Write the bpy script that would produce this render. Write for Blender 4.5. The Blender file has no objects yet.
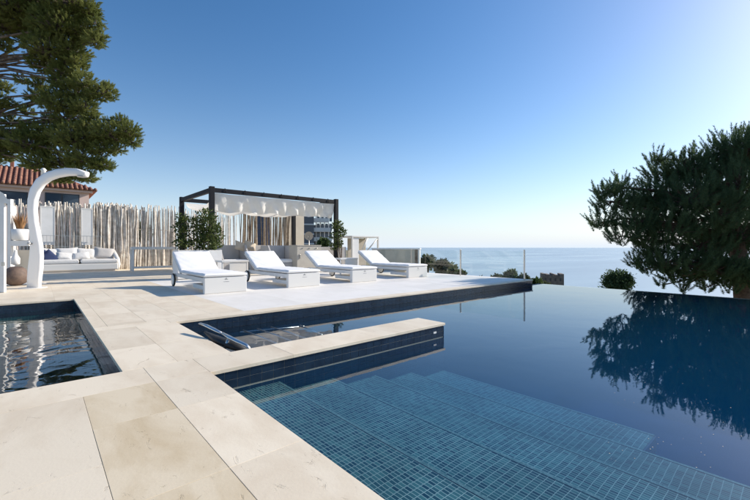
import bpy, bmesh, math, random
import numpy as np
from mathutils import Vector, Matrix, Quaternion
random.seed(7); rng = np.random.default_rng(7)
R_ = math.radians
SC = bpy.context.scene; COL = SC.collection

# ------------------------------------------------------------------ camera, world, sun, exposure
EYE = 1.1; FPX = 380.0; HOR = 247.3
AZ = R_(48.55)                                  # heading of the camera, measured from +X
FW = Vector((math.cos(AZ), math.sin(AZ), 0)); RT = Vector((math.sin(AZ), -math.cos(AZ), 0))
cam = bpy.data.cameras.new('camera'); camo = bpy.data.objects.new('camera', cam); COL.objects.link(camo)
camo.location = (0, 0, EYE); camo.rotation_euler = (R_(90), 0, AZ - R_(90))
cam.sensor_width = 36; cam.lens = 36 * FPX / 750; cam.shift_y = -(250 - HOR) / 750
cam.clip_start = .05; cam.clip_end = 90000
SC.camera = camo
SUN_EL, SUN_AZ = 27.0, -14.0                      # sun bearing measured from +X towards +Y
w = bpy.data.worlds.new("World"); SC.world = w; w.use_nodes = True
nt = w.node_tree; bg = nt.nodes['Background']
sky = nt.nodes.new('ShaderNodeTexSky'); sky.sky_type = 'NISHITA'; sky.sun_disc = False
sky.sun_elevation = R_(SUN_EL); sky.sun_rotation = R_(90 - SUN_AZ)
sky.air_density = 1.0; sky.dust_density = .5; sky.ozone_density = 3.0; sky.altitude = 60
hs = nt.nodes.new('ShaderNodeHueSaturation'); hs.inputs['Saturation'].default_value = 1.25
nt.links.new(sky.outputs[0], hs.inputs['Color']); 
tm = nt.nodes.new('ShaderNodeMix'); tm.data_type = 'RGBA'; tm.blend_type = 'MULTIPLY'; tm.inputs[0].default_value = 1; tm.inputs[7].default_value = (1, .955, .95, 1)
nt.links.new(hs.outputs[0], tm.inputs[6])
tc = nt.nodes.new('ShaderNodeTexCoord'); sx = nt.nodes.new('ShaderNodeSeparateXYZ'); nt.links.new(tc.outputs['Generated'], sx.inputs[0])   # pale sea haze low over the horizon, all the way round
ab = nt.nodes.new('ShaderNodeMath'); ab.operation = 'ABSOLUTE'; nt.links.new(sx.outputs[2], ab.inputs[0])
ml = nt.nodes.new('ShaderNodeMath'); ml.operation = 'MULTIPLY'; ml.inputs[1].default_value = -8.5; nt.links.new(ab.outputs[0], ml.inputs[0])
ex = nt.nodes.new('ShaderNodeMath'); ex.operation = 'EXPONENT'; nt.links.new(ml.outputs[0], ex.inputs[0])
hm = nt.nodes.new('ShaderNodeMix'); hm.data_type = 'RGBA'; hm.inputs[7].default_value = (4.9, 5.5, 6.2, 1); nt.links.new(ex.outputs[0], hm.inputs[0]); nt.links.new(tm.outputs[2], hm.inputs[6])
nt.links.new(hm.outputs[2], bg.inputs[0]); bg.inputs[1].default_value = .128
sl = bpy.data.lights.new('sun', 'SUN'); sl.energy = 5.0; sl.angle = R_(.5); sl.color = (1, .92, .81)
so = bpy.data.objects.new('sun', sl); COL.objects.link(so)
sd = Vector((math.cos(R_(SUN_EL)) * math.cos(R_(SUN_AZ)), math.cos(R_(SUN_EL)) * math.sin(R_(SUN_AZ)), math.sin(R_(SUN_EL))))
so.rotation_euler = sd.to_track_quat('Z', 'Y').to_euler(); so.location = sd * 50
SC.view_settings.view_transform = 'Standard'; SC.view_settings.look = 'None'
SC.view_settings.exposure = 0.35; SC.view_settings.gamma = 1
SC.render.engine = 'CYCLES'
SC.cycles.max_bounces = 8; SC.cycles.transparent_max_bounces = 24

def at(u, v, D):                                # estimated place of something seen at (u, v), D metres ahead
    return RT * ((u - 375) / FPX * D) + FW * D + Vector((0, 0, EYE - (v - HOR) / FPX * D))
def onY(u, Y):                                  # x of the vertical plane y=Y seen at column u
    s = (u - 375) / FPX; d = RT * s + FW; return d.x * Y / d.y

# ------------------------------------------------------------------ materials
MT = {}
def mat(name, col=(.5, .5, .5), rough=.6, metal=0, spec=.5, noise=None, bump=None, trans=0, emis=None):
    """noise=(scale, colour2, detail[, lo, hi]); bump=(scale, strength, distance)"""
    m = bpy.data.materials.new(name); m.use_nodes = True; n = m.node_tree; p = n.nodes['Principled BSDF']
    p.inputs['Base Color'].default_value = (*col, 1); p.inputs['Roughness'].default_value = rough
    p.inputs['Metallic'].default_value = metal; p.inputs['Specular IOR Level'].default_value = spec
    geo = n.nodes.new('ShaderNodeNewGeometry')
    if noise:
        t = n.nodes.new('ShaderNodeTexNoise'); t.inputs['Scale'].default_value = noise[0]; t.inputs['Detail'].default_value = noise[2]
        t.inputs['Roughness'].default_value = .6
        r = n.nodes.new('ShaderNodeMapRange'); r.inputs[1].default_value = noise[3] if len(noise) > 3 else .35
        r.inputs[2].default_value = noise[4] if len(noise) > 4 else .65
        mx = n.nodes.new('ShaderNodeMix'); mx.data_type = 'RGBA'
        mx.inputs[6].default_value = (*col, 1); mx.inputs[7].default_value = (*noise[1], 1)
        n.links.new(geo.outputs['Position'], t.inputs['Vector']); n.links.new(t.outputs[0], r.inputs[0])
        n.links.new(r.outputs[0], mx.inputs[0]); n.links.new(mx.outputs[2], p.inputs['Base Color'])
    if bump:
        t2 = n.nodes.new('ShaderNodeTexNoise'); t2.inputs['Scale'].default_value = bump[0]; t2.inputs['Detail'].default_value = 5
        b = n.nodes.new('ShaderNodeBump'); b.inputs['Strength'].default_value = bump[1]; b.inputs['Distance'].default_value = bump[2]
        n.links.new(geo.outputs['Position'], t2.inputs['Vector']); n.links.new(t2.outputs[0], b.inputs['Height'])
        n.links.new(b.outputs[0], p.inputs['Normal'])
    MT[name] = m; return m

def stone(name, c1, c2, c3, rough=.55):
    m = bpy.data.materials.new(name); m.use_nodes = True; n = m.node_tree; N = n.nodes; L = n.links; p = N['Principled BSDF']
    geo = N.new('ShaderNodeNewGeometry'); inf = N.new('ShaderNodeObjectInfo')
    mp = N.new('ShaderNodeMapping'); mp.inputs['Scale'].default_value = (1, .45, 1)
    off = N.new('ShaderNodeVectorMath'); off.operation = 'SCALE'; off.inputs['Scale'].default_value = 13
    cmb = N.new('ShaderNodeCombineXYZ'); L.new(inf.outputs['Random'], cmb.inputs[0]); L.new(inf.outputs['Random'], cmb.inputs[1])
    L.new(cmb.outputs[0], off.inputs[0]); add = N.new('ShaderNodeVectorMath'); L.new(geo.outputs['Position'], add.inputs[0]); L.new(off.outputs[0], add.inputs[1])
    L.new(add.outputs[0], mp.inputs[0])
    a = N.new('ShaderNodeTexNoise'); a.inputs['Scale'].default_value = 2.4; a.inputs['Detail'].default_value = 9; a.inputs['Roughness'].default_value = .62; a.inputs['Distortion'].default_value = .5
    L.new(mp.outputs[0], a.inputs['Vector'])
    ra = N.new('ShaderNodeMapRange'); ra.inputs[1].default_value = .42; ra.inputs[2].default_value = .62; L.new(a.outputs[0], ra.inputs[0])
    mx = N.new('ShaderNodeMix'); mx.data_type = 'RGBA'; mx.inputs[6].default_value = (*c1, 1); mx.inputs[7].default_value = (*c2, 1); L.new(ra.outputs[0], mx.inputs[0])
    # darker veins / open pores of travertine
    b = N.new('ShaderNodeTexNoise'); b.inputs['Scale'].default_value = 9; b.inputs['Detail'].default_value = 10; b.inputs['Roughness'].default_value = .75; b.inputs['Distortion'].default_value = 1.2
    L.new(mp.outputs[0], b.inputs['Vector'])
    rb = N.new('ShaderNodeMapRange'); rb.inputs[1].default_value = .60; rb.inputs[2].default_value = .72; L.new(b.outputs[0], rb.inputs[0])
    mx2 = N.new('ShaderNodeMix'); mx2.data_type = 'RGBA'; L.new(mx.outputs[2], mx2.inputs[6]); mx2.inputs[7].default_value = (*c3, 1); L.new(rb.outputs[0], mx2.inputs[0])
    hv = N.new('ShaderNodeHueSaturation'); rv = N.new('ShaderNodeMapRange'); rv.inputs[3].default_value = .93; rv.inputs[4].default_value = 1.05
    L.new(inf.outputs['Random'], rv.inputs[0]); L.new(rv.outputs[0], hv.inputs['Value']); L.new(mx2.outputs[2], hv.inputs['Color'])
    L.new(hv.outputs[0], p.inputs['Base Color']); p.inputs['Roughness'].default_value = rough; p.inputs['Specular IOR Level'].default_value = .35
    bp = N.new('ShaderNodeBump'); bp.inputs['Strength'].default_value = .4; bp.inputs['Distance'].default_value = .005; bp.invert = True
    f = N.new('ShaderNodeTexNoise'); f.inputs['Scale'].default_value = 60; f.inputs['Detail'].default_value = 6; L.new(geo.outputs['Position'], f.inputs['Vector'])
    sm = N.new('ShaderNodeMath'); sm.operation = 'MULTIPLY_ADD'; sm.inputs[1].default_value = .3; L.new(f.outputs[0], sm.inputs[0]); L.new(rb.outputs[0], sm.inputs[2])
    L.new(sm.outputs[0], bp.inputs['Height']); L.new(bp.outputs[0], p.inputs['Normal'])
    MT[name] = m; return m

def mosaic(name, c1, c2, grout, bw, rh, mortar=.003, rough=.25):
    m = bpy.data.materials.new(name); m.use_nodes = True; n = m.node_tree; N = n.nodes; L = n.links; p = N['Principled BSDF']
    uv = N.new('ShaderNodeUVMap'); uv.uv_map = 'uv'
    br = N.new('ShaderNodeTexBrick'); br.offset = 0; br.squash = 1; br.inputs['Scale'].default_value = 1
    br.inputs['Brick Width'].default_value = bw; br.inputs['Row Height'].default_value = rh
    br.inputs['Mortar Size'].default_value = mortar; br.inputs['Mortar Smooth'].default_value = .1; br.inputs['Bias'].default_value = 0
    br.inputs['Color1'].default_value = (*c1, 1); br.inputs['Color2'].default_value = (*c2, 1); br.inputs['Mortar'].default_value = (*grout, 1)
    geo = N.new('ShaderNodeNewGeometry'); w1 = N.new('ShaderNodeTexNoise'); w1.inputs['Scale'].default_value = 2.2; w1.inputs['Detail'].default_value = 3; L.new(geo.outputs['Position'], w1.inputs['Vector'])
    w2 = N.new('ShaderNodeVectorMath'); w2.operation = 'MULTIPLY_ADD'; w2.inputs[1].default_value = (.03, .03, 0); L.new(w1.outputs['Color'], w2.inputs[0]); L.new(uv.outputs[0], w2.inputs[2]); L.new(w2.outputs[0], br.inputs['Vector'])   # grout lines wavered to imitate refraction through the water
    t = N.new('ShaderNodeTexNoise'); t.inputs['Scale'].default_value = 1.3; t.inputs['Detail'].default_value = 6
    L.new(geo.outputs['Position'], t.inputs['Vector'])
    hv = N.new('ShaderNodeHueSaturation'); rv = N.new('ShaderNodeMapRange'); rv.inputs[1].default_value = .3; rv.inputs[2].default_value = .7; rv.inputs[3].default_value = .75; rv.inputs[4].default_value = 1.25
    L.new(t.outputs[0], rv.inputs[0]); L.new(rv.outputs[0], hv.inputs['Value']); L.new(br.outputs['Color'], hv.inputs['Color'])
    L.new(hv.outputs[0], p.inputs['Base Color']); p.inputs['Roughness'].default_value = .5; p.inputs['Specular IOR Level'].default_value = .05
    bp = N.new('ShaderNodeBump'); bp.inputs['Strength'].default_value = .4; bp.inputs['Distance'].default_value = .001; bp.invert = True
    L.new(br.outputs['Fac'], bp.inputs['Height']); L.new(bp.outputs[0], p.inputs['Normal'])
    MT[name] = m; return m

def schlick(n, normal=None, f0=.03):
    geo = n.nodes.new('ShaderNodeNewGeometry'); dt = n.nodes.new('ShaderNodeVectorMath'); dt.operation = 'DOT_PRODUCT'
    n.links.new(normal or geo.outputs['Normal'], dt.inputs[0]); n.links.new(geo.outputs['Incoming'], dt.inputs[1]); prev = dt.outputs['Value']
    for op, val, swap in (('ABSOLUTE', None, 0), ('SUBTRACT', 1.0, 1), ('POWER', 4.0, 0), ('MULTIPLY', 1 - f0, 0), ('ADD', f0, 0)):
        q = n.nodes.new('ShaderNodeMath'); q.operation = op; q.use_clamp = op != 'POWER'
        n.links.new(prev, q.inputs[1 if swap else 0])
        if val is not None: q.inputs[0 if swap else 1].default_value = val
        prev = q.outputs[0]
    return prev
def water(name, tint, bumps, vol=None, scat=0):
    """tinted see-through surface under a Fresnel mirror; bumps = [(scale, distance), ...]"""
    m = bpy.data.materials.new(name); m.use_nodes = True; n = m.node_tree; N = n.nodes; L = n.links; N.remove(N['Principled BSDF'])
    out = N['Material Output']
    tr = N.new('ShaderNodeBsdfTransparent'); tr.inputs[0].default_value = (*tint, 1)
    gl = N.new('ShaderNodeBsdfGlossy'); gl.inputs['Roughness'].default_value = .015
    mx = N.new('ShaderNodeMixShader'); geo = N.new('ShaderNodeNewGeometry'); prev = None
    for sc, di in bumps:
        t = N.new('ShaderNodeTexNoise'); t.inputs['Scale'].default_value = sc; t.inputs['Detail'].default_value = 2; t.inputs['Distortion'].default_value = .6
        b = N.new('ShaderNodeBump'); b.inputs['Strength'].default_value = 1; b.inputs['Distance'].default_value = di
        L.new(geo.outputs['Position'], t.inputs['Vector']); L.new(t.outputs[0], b.inputs['Height'])
        if prev: L.new(prev, b.inputs['Normal'])
        prev = b.outputs[0]
    if prev: L.new(prev, gl.inputs['Normal'])
    L.new(schlick(n, prev), mx.inputs[0]); L.new(tr.outputs[0], mx.inputs[1]); L.new(gl.outputs[0], mx.inputs[2]); L.new(mx.outputs[0], out.inputs['Surface'])
    if vol:
        va = N.new('ShaderNodeVolumeAbsorption'); va.inputs[0].default_value = (*vol[0], 1); va.inputs[1].default_value = vol[1]
        vs_ = N.new('ShaderNodeVolumeScatter'); vs_.inputs['Color'].default_value = (.08, .62, 1, 1); vs_.inputs['Density'].default_value = scat; vs_.inputs['Anisotropy'].default_value = .2
        ad = N.new('ShaderNodeAddShader'); L.new(va.outputs[0], ad.inputs[0]); L.new(vs_.outputs[0], ad.inputs[1])
        L.new(ad.outputs[0] if scat > 0 else va.outputs[0], out.inputs['Volume'])
    MT[name] = m; return m

stone('travertine', (.80, .70, .545), (.71, .60, .45), (.52, .42, .30))
stone('travertine_tan', (.73, .62, .45), (.61, .49, .32), (.46, .35, .21))
stone('white_stone', (.84, .80, .74), (.79, .75, .685), (.64, .60, .55), .5)
mat('joint', (.55, .47, .37), .9)
mosaic('mosaic', (.005, .035, .06), (.045, .13, .145), (.21, .30, .31), .05, .0265, .0026)
mosaic('mosaic_deep', (.012, .045, .10), (.018, .06, .12), (.025, .07, .13), .05, .0265, .0028)
mat('wall_tile', (.008, .016, .032), .18, noise=(6, (.014, .03, .055), 4), bump=(90, .1, .002))
mosaic('mosaic_plunge', (.05, .17, .18), (.09, .25, .26), (.25, .42, .42), .05, .05, .003)
mat('edge_tile', (.05, .12, .14), .5, spec=.05, noise=(60, (.13, .22, .24), 2))
mat('tile_grout', (.05, .065, .075), .8)
water('pool_water', (.88, .96, .98), [(1.1, .0022), (5, .0004)], ((.18, .60, .85), .48), .038)
water('plunge_water', (.88, .97, .95), [(1.4, .017), (5, .002)], ((.25, .60, .62), .6))
mat('white_frame', (.74, .72, .68), .4, bump=(300, .12, .001))
mat('white_cushion', (.83, .82, .81), .9, bump=(40, .25, .006))
mat('white_paint', (.80, .79, .77), .6, noise=(3, (.74, .73, .70), 5))
mat('shower_white', (.84, .83, .82), .28)
mat('black_rubber', (.02, .02, .02), .6)
mat('dark_mark', (.05, .05, .055), .5)
mat('anthracite', (.009, .010, .014), .6, spec=.25)
mat('chrome', (.72, .71, .69), .3, 1)
mat('steel', (.55, .53, .50), .3, 1)
mat('grey_weave', (.52, .50, .48), .85, bump=(160, .5, .004), noise=(80, (.42, .40, .385), 2))
mat('beige_panel', (.50, .46, .39), .7, noise=(3, (.44, .40, .34), 5))
mat('sofa_cushion', (.72, .70, .67), .9, bump=(22, .5, .02))
mat('navy_cloth', (.02, .035, .10), .9, bump=(50, .3, .006))
mat('tan_cloth', (.52, .44, .34), .9, bump=(50, .3, .006))
mat('whitewash_pole', (.80, .75, .68), .9, noise=(5, (.50, .44, .37), 6), bump=(60, .6, .01))
mat('raw_pole', (.40, .33, .25), .9, noise=(7, (.25, .19, .13), 6), bump=(60, .6, .01))
mat('house_pink', (.76, .58, .52), .9, noise=(1.2, (.70, .53, .46), 6))
mat('terracotta', (.22, .08, .05), .85, noise=(3, (.27, .10, .06), 5))
mat('terracotta_pale', (.36, .18, .12), .85, noise=(2, (.20, .085, .06), 5))
mat('dark_glass', (.05, .075, .11), .08)  # base blue lifted to carry the look of reflected sky
mat('blue_glass', (.012, .03, .09), .15)
mat('cream_wall', (.70, .62, .50), .85, noise=(2, (.64, .56, .45), 5))
mat('block_white', (.66, .66, .66), .8, noise=(.3, (.58, .58, .58), 5))
mat('block_dark', (.10, .11, .13), .4)
mat('ruin_stone', (.13, .11, .10), .9, noise=(1.2, (.20, .17, .15), 6))
mat('bark', (.17, .10, .065), .95, noise=(6, (.07, .045, .03), 6), bump=(14, 1, .06))
mat('bark_grey', (.24, .19, .15), .95, noise=(6, (.09, .065, .05), 6), bump=(14, 1, .06))
mat('clay_pot', (.17, .115, .085), .7, noise=(12, (.11, .075, .06), 4), bump=(20, .3, .01))
mat('dry_plant', (.36, .19, .08), .9)
mat('soil', (.06, .045, .03), .95)
mat('hillside', (.11, .12, .06), .95, noise=(.08, (.22, .19, .12), 8))

def leafmat(name, c1, c2, scale=1.5, trans=.25):
    m = bpy.data.materials.new(name); m.use_nodes = True; n = m.node_tree; N = n.nodes; L = n.links; p = N['Principled BSDF']
    geo = N.new('ShaderNodeNewGeometry'); t = N.new('ShaderNodeTexNoise'); t.inputs['Scale'].default_value = scale; t.inputs['Detail'].default_value = 3
    L.new(geo.outputs['Position'], t.inputs['Vector'])
    r = N.new('ShaderNodeMapRange'); r.inputs[1].default_value = .35; r.inputs[2].default_value = .65; L.new(t.outputs[0], r.inputs[0])
    mx = N.new('ShaderNodeMix'); mx.data_type = 'RGBA'; mx.inputs[6].default_value = (*c1, 1); mx.inputs[7].default_value = (*c2, 1); L.new(r.outputs[0], mx.inputs[0])
    L.new(mx.outputs[2], p.inputs['Base Color']); p.inputs['Roughness'].default_value = .6; p.inputs['Specular IOR Level'].default_value = .25
    tl = N.new('ShaderNodeBsdfTranslucent'); L.new(mx.outputs[2], tl.inputs[0])
    ms = N.new('ShaderNodeMixShader'); ms.inputs[0].default_value = trans
    L.new(p.outputs[0], ms.inputs[1]); L.new(tl.outputs[0], ms.inputs[2]); L.new(ms.outputs[0], N['Material Output'].inputs['Surface'])
    MT[name] = m
leafmat('pine_needles', (.07, .115, .05), (.12, .175, .08), 1.4, .42)
leafmat('pine_needles_olive', (.15, .18, .045), (.27, .29, .09), 1.2, .35)
leafmat('shrub_leaf', (.03, .055, .015), (.13, .16, .045), 5)
leafmat('bush_leaf', (.05, .085, .025), (.10, .14, .05), 1.0)
leafmat('scrub_leaf', (.07, .09, .04), (.12, .13, .06), .5)
# hanging cloth lets some light through
m = mat('canopy_cloth', (.86, .84, .79), .9, bump=(6, .2, .02)); n_ = m.node_tree
tl = n_.nodes.new('ShaderNodeBsdfTranslucent'); tl.inputs[0].default_value = (.84, .82, .76, 1); ms = n_.nodes.new('ShaderNodeMixShader'); ms.inputs[0].default_value = .35
n_.links.new(n_.nodes['Principled BSDF'].outputs[0], ms.inputs[1]); n_.links.new(tl.outputs[0], ms.inputs[2]); n_.links.new(ms.outputs[0], n_.nodes['Material Output'].inputs['Surface'])
# clear balustrade glass
m = bpy.data.materials.new('clear_glass'); m.use_nodes = True; n_ = m.node_tree; n_.nodes.remove(n_.nodes['Principled BSDF'])
a = n_.nodes.new('ShaderNodeBsdfTransparent'); a.inputs[0].default_value = (.96, .985, .98, 1); b = n_.nodes.new('ShaderNodeBsdfGlossy'); b.inputs['Roughness'].default_value = .02
ms = n_.nodes.new('ShaderNodeMixShader')
n_.links.new(schlick(n_, None, .03), ms.inputs[0]); n_.links.new(a.outputs[0], ms.inputs[1]); n_.links.new(b.outputs[0], ms.inputs[2]); n_.links.new(ms.outputs[0], n_.nodes['Material Output'].inputs['Surface'])
MT['clear_glass'] = m
# sea
m = mat('sea', (.34, .42, .47), .45, spec=.5); n_ = m.node_tree; p = n_.nodes['Principled BSDF']; geo = n_.nodes.new('ShaderNodeNewGeometry')
mp = n_.nodes.new('ShaderNodeMapping'); mp.inputs['Scale'].default_value = (1, .35, 1); n_.links.new(geo.outputs['Position'], mp.inputs[0])
t = n_.nodes.new('ShaderNodeTexNoise'); t.inputs['Scale'].default_value = .12; t.inputs['Detail'].default_value = 8; n_.links.new(mp.outputs[0], t.inputs['Vector'])
b = n_.nodes.new('ShaderNodeBump'); b.inputs['Strength'].default_value = .35; b.inputs['Distance'].default_value = .8; n_.links.new(t.outputs[0], b.inputs['Height']); n_.links.new(b.outputs[0], p.inputs['Normal'])
mp2 = n_.nodes.new('ShaderNodeMapping'); mp2.inputs['Rotation'].default_value = (0, 0, .9); mp2.inputs['Scale'].default_value = (.0009, .004, 1); n_.links.new(geo.outputs['Position'], mp2.inputs[0])
t2 = n_.nodes.new('ShaderNodeTexNoise'); t2.inputs['Scale'].default_value = 1; t2.inputs['Detail'].default_value = 5; n_.links.new(mp2.outputs[0], t2.inputs['Vector'])
r = n_.nodes.new('ShaderNodeMapRange'); r.inputs[1].default_value = .42; r.inputs[2].default_value = .62; r.inputs[3].default_value = .26; r.inputs[4].default_value = .38
n_.links.new(t2.outputs[0], r.inputs[0]); n_.links.new(r.outputs[0], p.inputs['Roughness'])

# ------------------------------------------------------------------ mesh helpers
class MB:
    def __init__(s): s.v = []; s.f = []; s.sm = []
    def add(s, vs, fs, smooth=False):
        o = len(s.v); s.v += [tuple(v) for v in vs]; s.f += [tuple(i + o for i in f) for f in fs]; s.sm += [smooth] * len(fs)
    def box(s, x0, x1, y0, y1, z0, z1, b=0):
        if b <= 0:
            s.add([(x0, y0, z0), (x1, y0, z0), (x1, y1, z0), (x0, y1, z0), (x0, y0, z1), (x1, y0, z1), (x1, y1, z1), (x0, y1, z1)],
                  [(0, 3, 2, 1), (4, 5, 6, 7), (0, 1, 5, 4), (1, 2, 6, 5), (2, 3, 7, 6), (3, 0, 4, 7)]); return
        bm = bmesh.new(); bmesh.ops.create_cube(bm, size=1)
        for q in bm.verts: q.co = Vector((x0 + (q.co.x + .5) * (x1 - x0), y0 + (q.co.y + .5) * (y1 - y0), z0 + (q.co.z + .5) * (z1 - z0)))
        b = min(b, .49 * min(x1 - x0, y1 - y0, z1 - z0))
        bmesh.ops.bevel(bm, geom=bm.edges[:], offset=b, segments=2, affect='EDGES', profile=.5)
        bm.verts.index_update(); s.add([q.co[:] for q in bm.verts], [[q.index for q in f.verts] for f in bm.faces], False); bm.free()
    def tube(s, pts, rad, n=8, caps=True, flat=1.0, smooth=True):
        pts = [Vector(p) for p in pts]; rad = rad if hasattr(rad, '__len__') else [rad] * len(pts)
        vs = []; up = Vector((0, 0, 1)); nrm = None
        for i, p in enumerate(pts):
            d = (pts[min(i + 1, len(pts) - 1)] - pts[max(i - 1, 0)]).normalized()
            if nrm is None: nrm = d.cross(up if abs(d.z) < .95 else Vector((1, 0, 0))).normalized()
            nrm = (nrm - d * nrm.dot(d)).normalized(); bn = d.cross(nrm)
            for k in range(n):
                a = 2 * math.pi * k / n; vs.append(p + nrm * math.cos(a) * rad[i] + bn * math.sin(a) * rad[i] * flat)
        fs = [(i * n + k, i * n + (k + 1) % n, (i + 1) * n + (k + 1) % n, (i + 1) * n + k) for i in range(len(pts) - 1) for k in range(n)]
        if caps: fs += [tuple(range(n - 1, -1, -1)), tuple((len(pts) - 1) * n + k for k in range(n))]
        s.add(vs, fs, smooth)
    def lathe(s, c, prof, n=20, axis='z'):
        vs = []
        for r, h in prof:
            for k in range(n):
                a = 2 * math.pi * k / n; x, y = r * math.cos(a), r * math.sin(a)
                vs.append((c[0] + x, c[1] + y, c[2] + h) if axis == 'z' else (c[0] + h, c[1] + x, c[2] + y))
        fs = [(i * n + k, i * n + (k + 1) % n, (i + 1) * n + (k + 1) % n, (i + 1) * n + k) for i in range(len(prof) - 1) for k in range(n)]
        fs += [tuple(range(n - 1, -1, -1)), tuple((len(prof) - 1) * n + k for k in range(n))]
        s.add(vs, fs, True)
    def prism(s, poly, y0, y1, M=None):          # polygon in (x, z) pushed along y
        n = len(poly); vs = [Vector((x, y0, z)) for x, z in poly] + [Vector((x, y1, z)) for x, z in poly]
        if M: vs = [M @ v for v in vs]
        s.add(vs, [tuple(range(n)), tuple(range(2 * n - 1, n - 1, -1))] + [(i, i + n, (i + 1) % n + n, (i + 1) % n) for i in range(n)])
    def mesh(s, name, m):
        me = bpy.data.meshes.new(name); me.from_pydata(s.v, [], s.f); me.validate(); bm = bmesh.new(); bm.from_mesh(me)
        bmesh.ops.recalc_face_normals(bm, faces=bm.faces[:]); bm.to_mesh(me); bm.free()
        if len(me.polygons) == len(s.sm): me.polygons.foreach_set('use_smooth', s.sm)
        if m: me.materials.append(MT[m])
        return me
    def build(s, name, m, parent=None, loc=None, uv=False):
        me = s.mesh(name, m)
        if uv: boxuv(me)
        return link(name, me, parent, loc)
def link(name, me, parent=None, loc=None):
    o = bpy.data.objects.new(name, me); COL.objects.link(o)
    if parent: o.parent = parent
    if loc is not None: o.location = loc
    return o
def boxuv(me):
    l = me.uv_layers.new(name='uv')
    for p in me.polygons:
        n = p.normal; ax = max(range(3), key=lambda i: abs(n[i]))
        for li in p.loop_indices:
            c = me.vertices[me.loops[li].vertex_index].co
            l.data[li].uv = (c.y + 20, c.x + 20) if ax == 2 else ((c.y + 20, c.z + 20) if ax == 0 else (c.x + 20, c.z + 20))
def tag(o, label=None, cat=None, group=None, kind=None):
    if label: o['label'] = label
    if cat: o['category'] = cat
    if group: o['group'] = group
    if kind: o['kind'] = kind
    return o
def empty(name, loc, rz=0):
    o = bpy.data.objects.new(name, None); COL.objects.link(o); o.location = loc; o.rotation_euler.z = rz; o.empty_display_size = .2; return o
def copy_tree(o, parent=None):
    c = o.copy(); COL.objects.link(c); c.parent = parent
    for ch in list(o.children): copy_tree(ch, c)
    return c
def part(name, m, parent, fn, **k):
    b = MB(); fn(b); return b.build(name, m, parent, **k)
def np_mesh(name, V, F, m, parent=None, nv=3):
    me = bpy.data.meshes.new(name); me.vertices.add(len(V)); me.vertices.foreach_set('co', np.asarray(V, np.float32).ravel())
    me.loops.add(F.size); me.loops.foreach_set('vertex_index', F.astype(np.int32).ravel()); me.polygons.add(len(F))
    me.polygons.foreach_set('loop_start', np.arange(0, F.size, nv, dtype=np.int32)); me.update(calc_edges=True)
    me.materials.append(MT[m]); return link(name, me, parent)

# ------------------------------------------------------------------ ground, sea
WZ = -.20                                        # pool water level
def hz(x, y):
    s = x - 16 - .75 * max(0, y - 10)
    if y < 0: s = max(s, x - 16)
    base = -2.6
    if s > 0: base -= .25 * s + 2.5 * min(1, s / 6)
    return max(base + .5 * math.sin(x * .11) * math.cos(y * .09) * min(1, max(0, s) / 20), -75)
g = MB(); xs = [-300, -120, -60, -30, -12] + [0, 6, 12, 15, 18, 21, 25, 30, 36, 44, 54, 66, 80, 100, 125, 155, 190, 230, 280, 340, 420, 600]
ys = [-400, -200, -100, -50, -25, -10, 0, 10, 20, 30, 42, 56, 72, 90, 115, 145, 185, 240, 320, 450, 650, 900]
vs = [(x, y, hz(x, y)) for y in ys for x in xs]; nx = len(xs)
g.add(vs, [(j * nx + i, j * nx + i + 1, (j + 1) * nx + i + 1, (j + 1) * nx + i) for j in range(len(ys) - 1) for i in range(nx - 1)], True)
tag(g.build('hillside', 'hillside'), kind='structure')
g = MB(); g.add([(-40000, -40000, -62), (50000, -40000, -62), (50000, 50000, -62), (-40000, 50000, -62)], [(0, 1, 2, 3)])
tag(g.build('sea', 'sea'), kind='structure')

# ------------------------------------------------------------------ terrace body and pools
XL, Y1, Y2, Y3, Y4 = .55, 4.0, 6.15, 10.33, 26.0  # plunge pool edge, island far edge, deck edge, plunge far edge
XM, XS, YI = 1.13, 1.51, 3.47; XI = 4.43; XT = 12.62; XE = 13.42
base = MB(); o_ = .02
for r in [(-9, XM - o_, -6, Y1 - o_), (-9, -4, Y1 - o_, Y3 + o_), (XL + o_, XS - o_, Y1 - o_, Y2 + o_), (XL + o_, XT - o_, Y2 + o_, Y3 + o_), (-9, XT - o_, Y3 + o_, Y4)]:
    base.box(r[0], r[1], r[2], r[3], -2.9, -.0045)
base.box(XM - o_, XI - o_, YI + o_, Y1 - o_, -2.3, -.0045)
terr = tag(base.build('terrace', 'joint'), kind='structure')
# mosaic lining of the pools
lin = MB(); t = .006
lin.box(XM - o_, XM - o_ + t, -6, YI + o_, -2.3, -.05)           # left wall of the main pool
lin.box(XS - o_, XS - o_ + t, Y1 - o_, Y2 + o_, -2.3, -.05)
lin.box(XS - o_ + t, XI - o_, Y1 - o_, Y1 - o_ + t, -2.3, -.05)
lin.box(XM - o_ + t, XI - o_, YI + o_ - t, YI + o_, -2.3, WZ - .012)
lin.box(XI - o_, XI - o_ + t, YI + o_ - t, Y1 - o_ + t, -2.3, -.05)
lin.box(XS - o_ + t, XE - .12, Y2 + o_ - t, Y2 + o_, -2.3, WZ - .012)
lin.box(XE - .12, XE, -6, Y2 + o_, -2.9, WZ - .006)              # infinity weir wall
lin.box(XT - o_, XE, Y2 + o_, Y2 + .2, -2.9, WZ - .006)
lin.box(XM - o_ + t, XE - .12, -6, Y2 + o_ - t, -2.36, -2.3)
tag(lin.build('pool_lining', 'mosaic_deep', uv=True), kind='structure')
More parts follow.
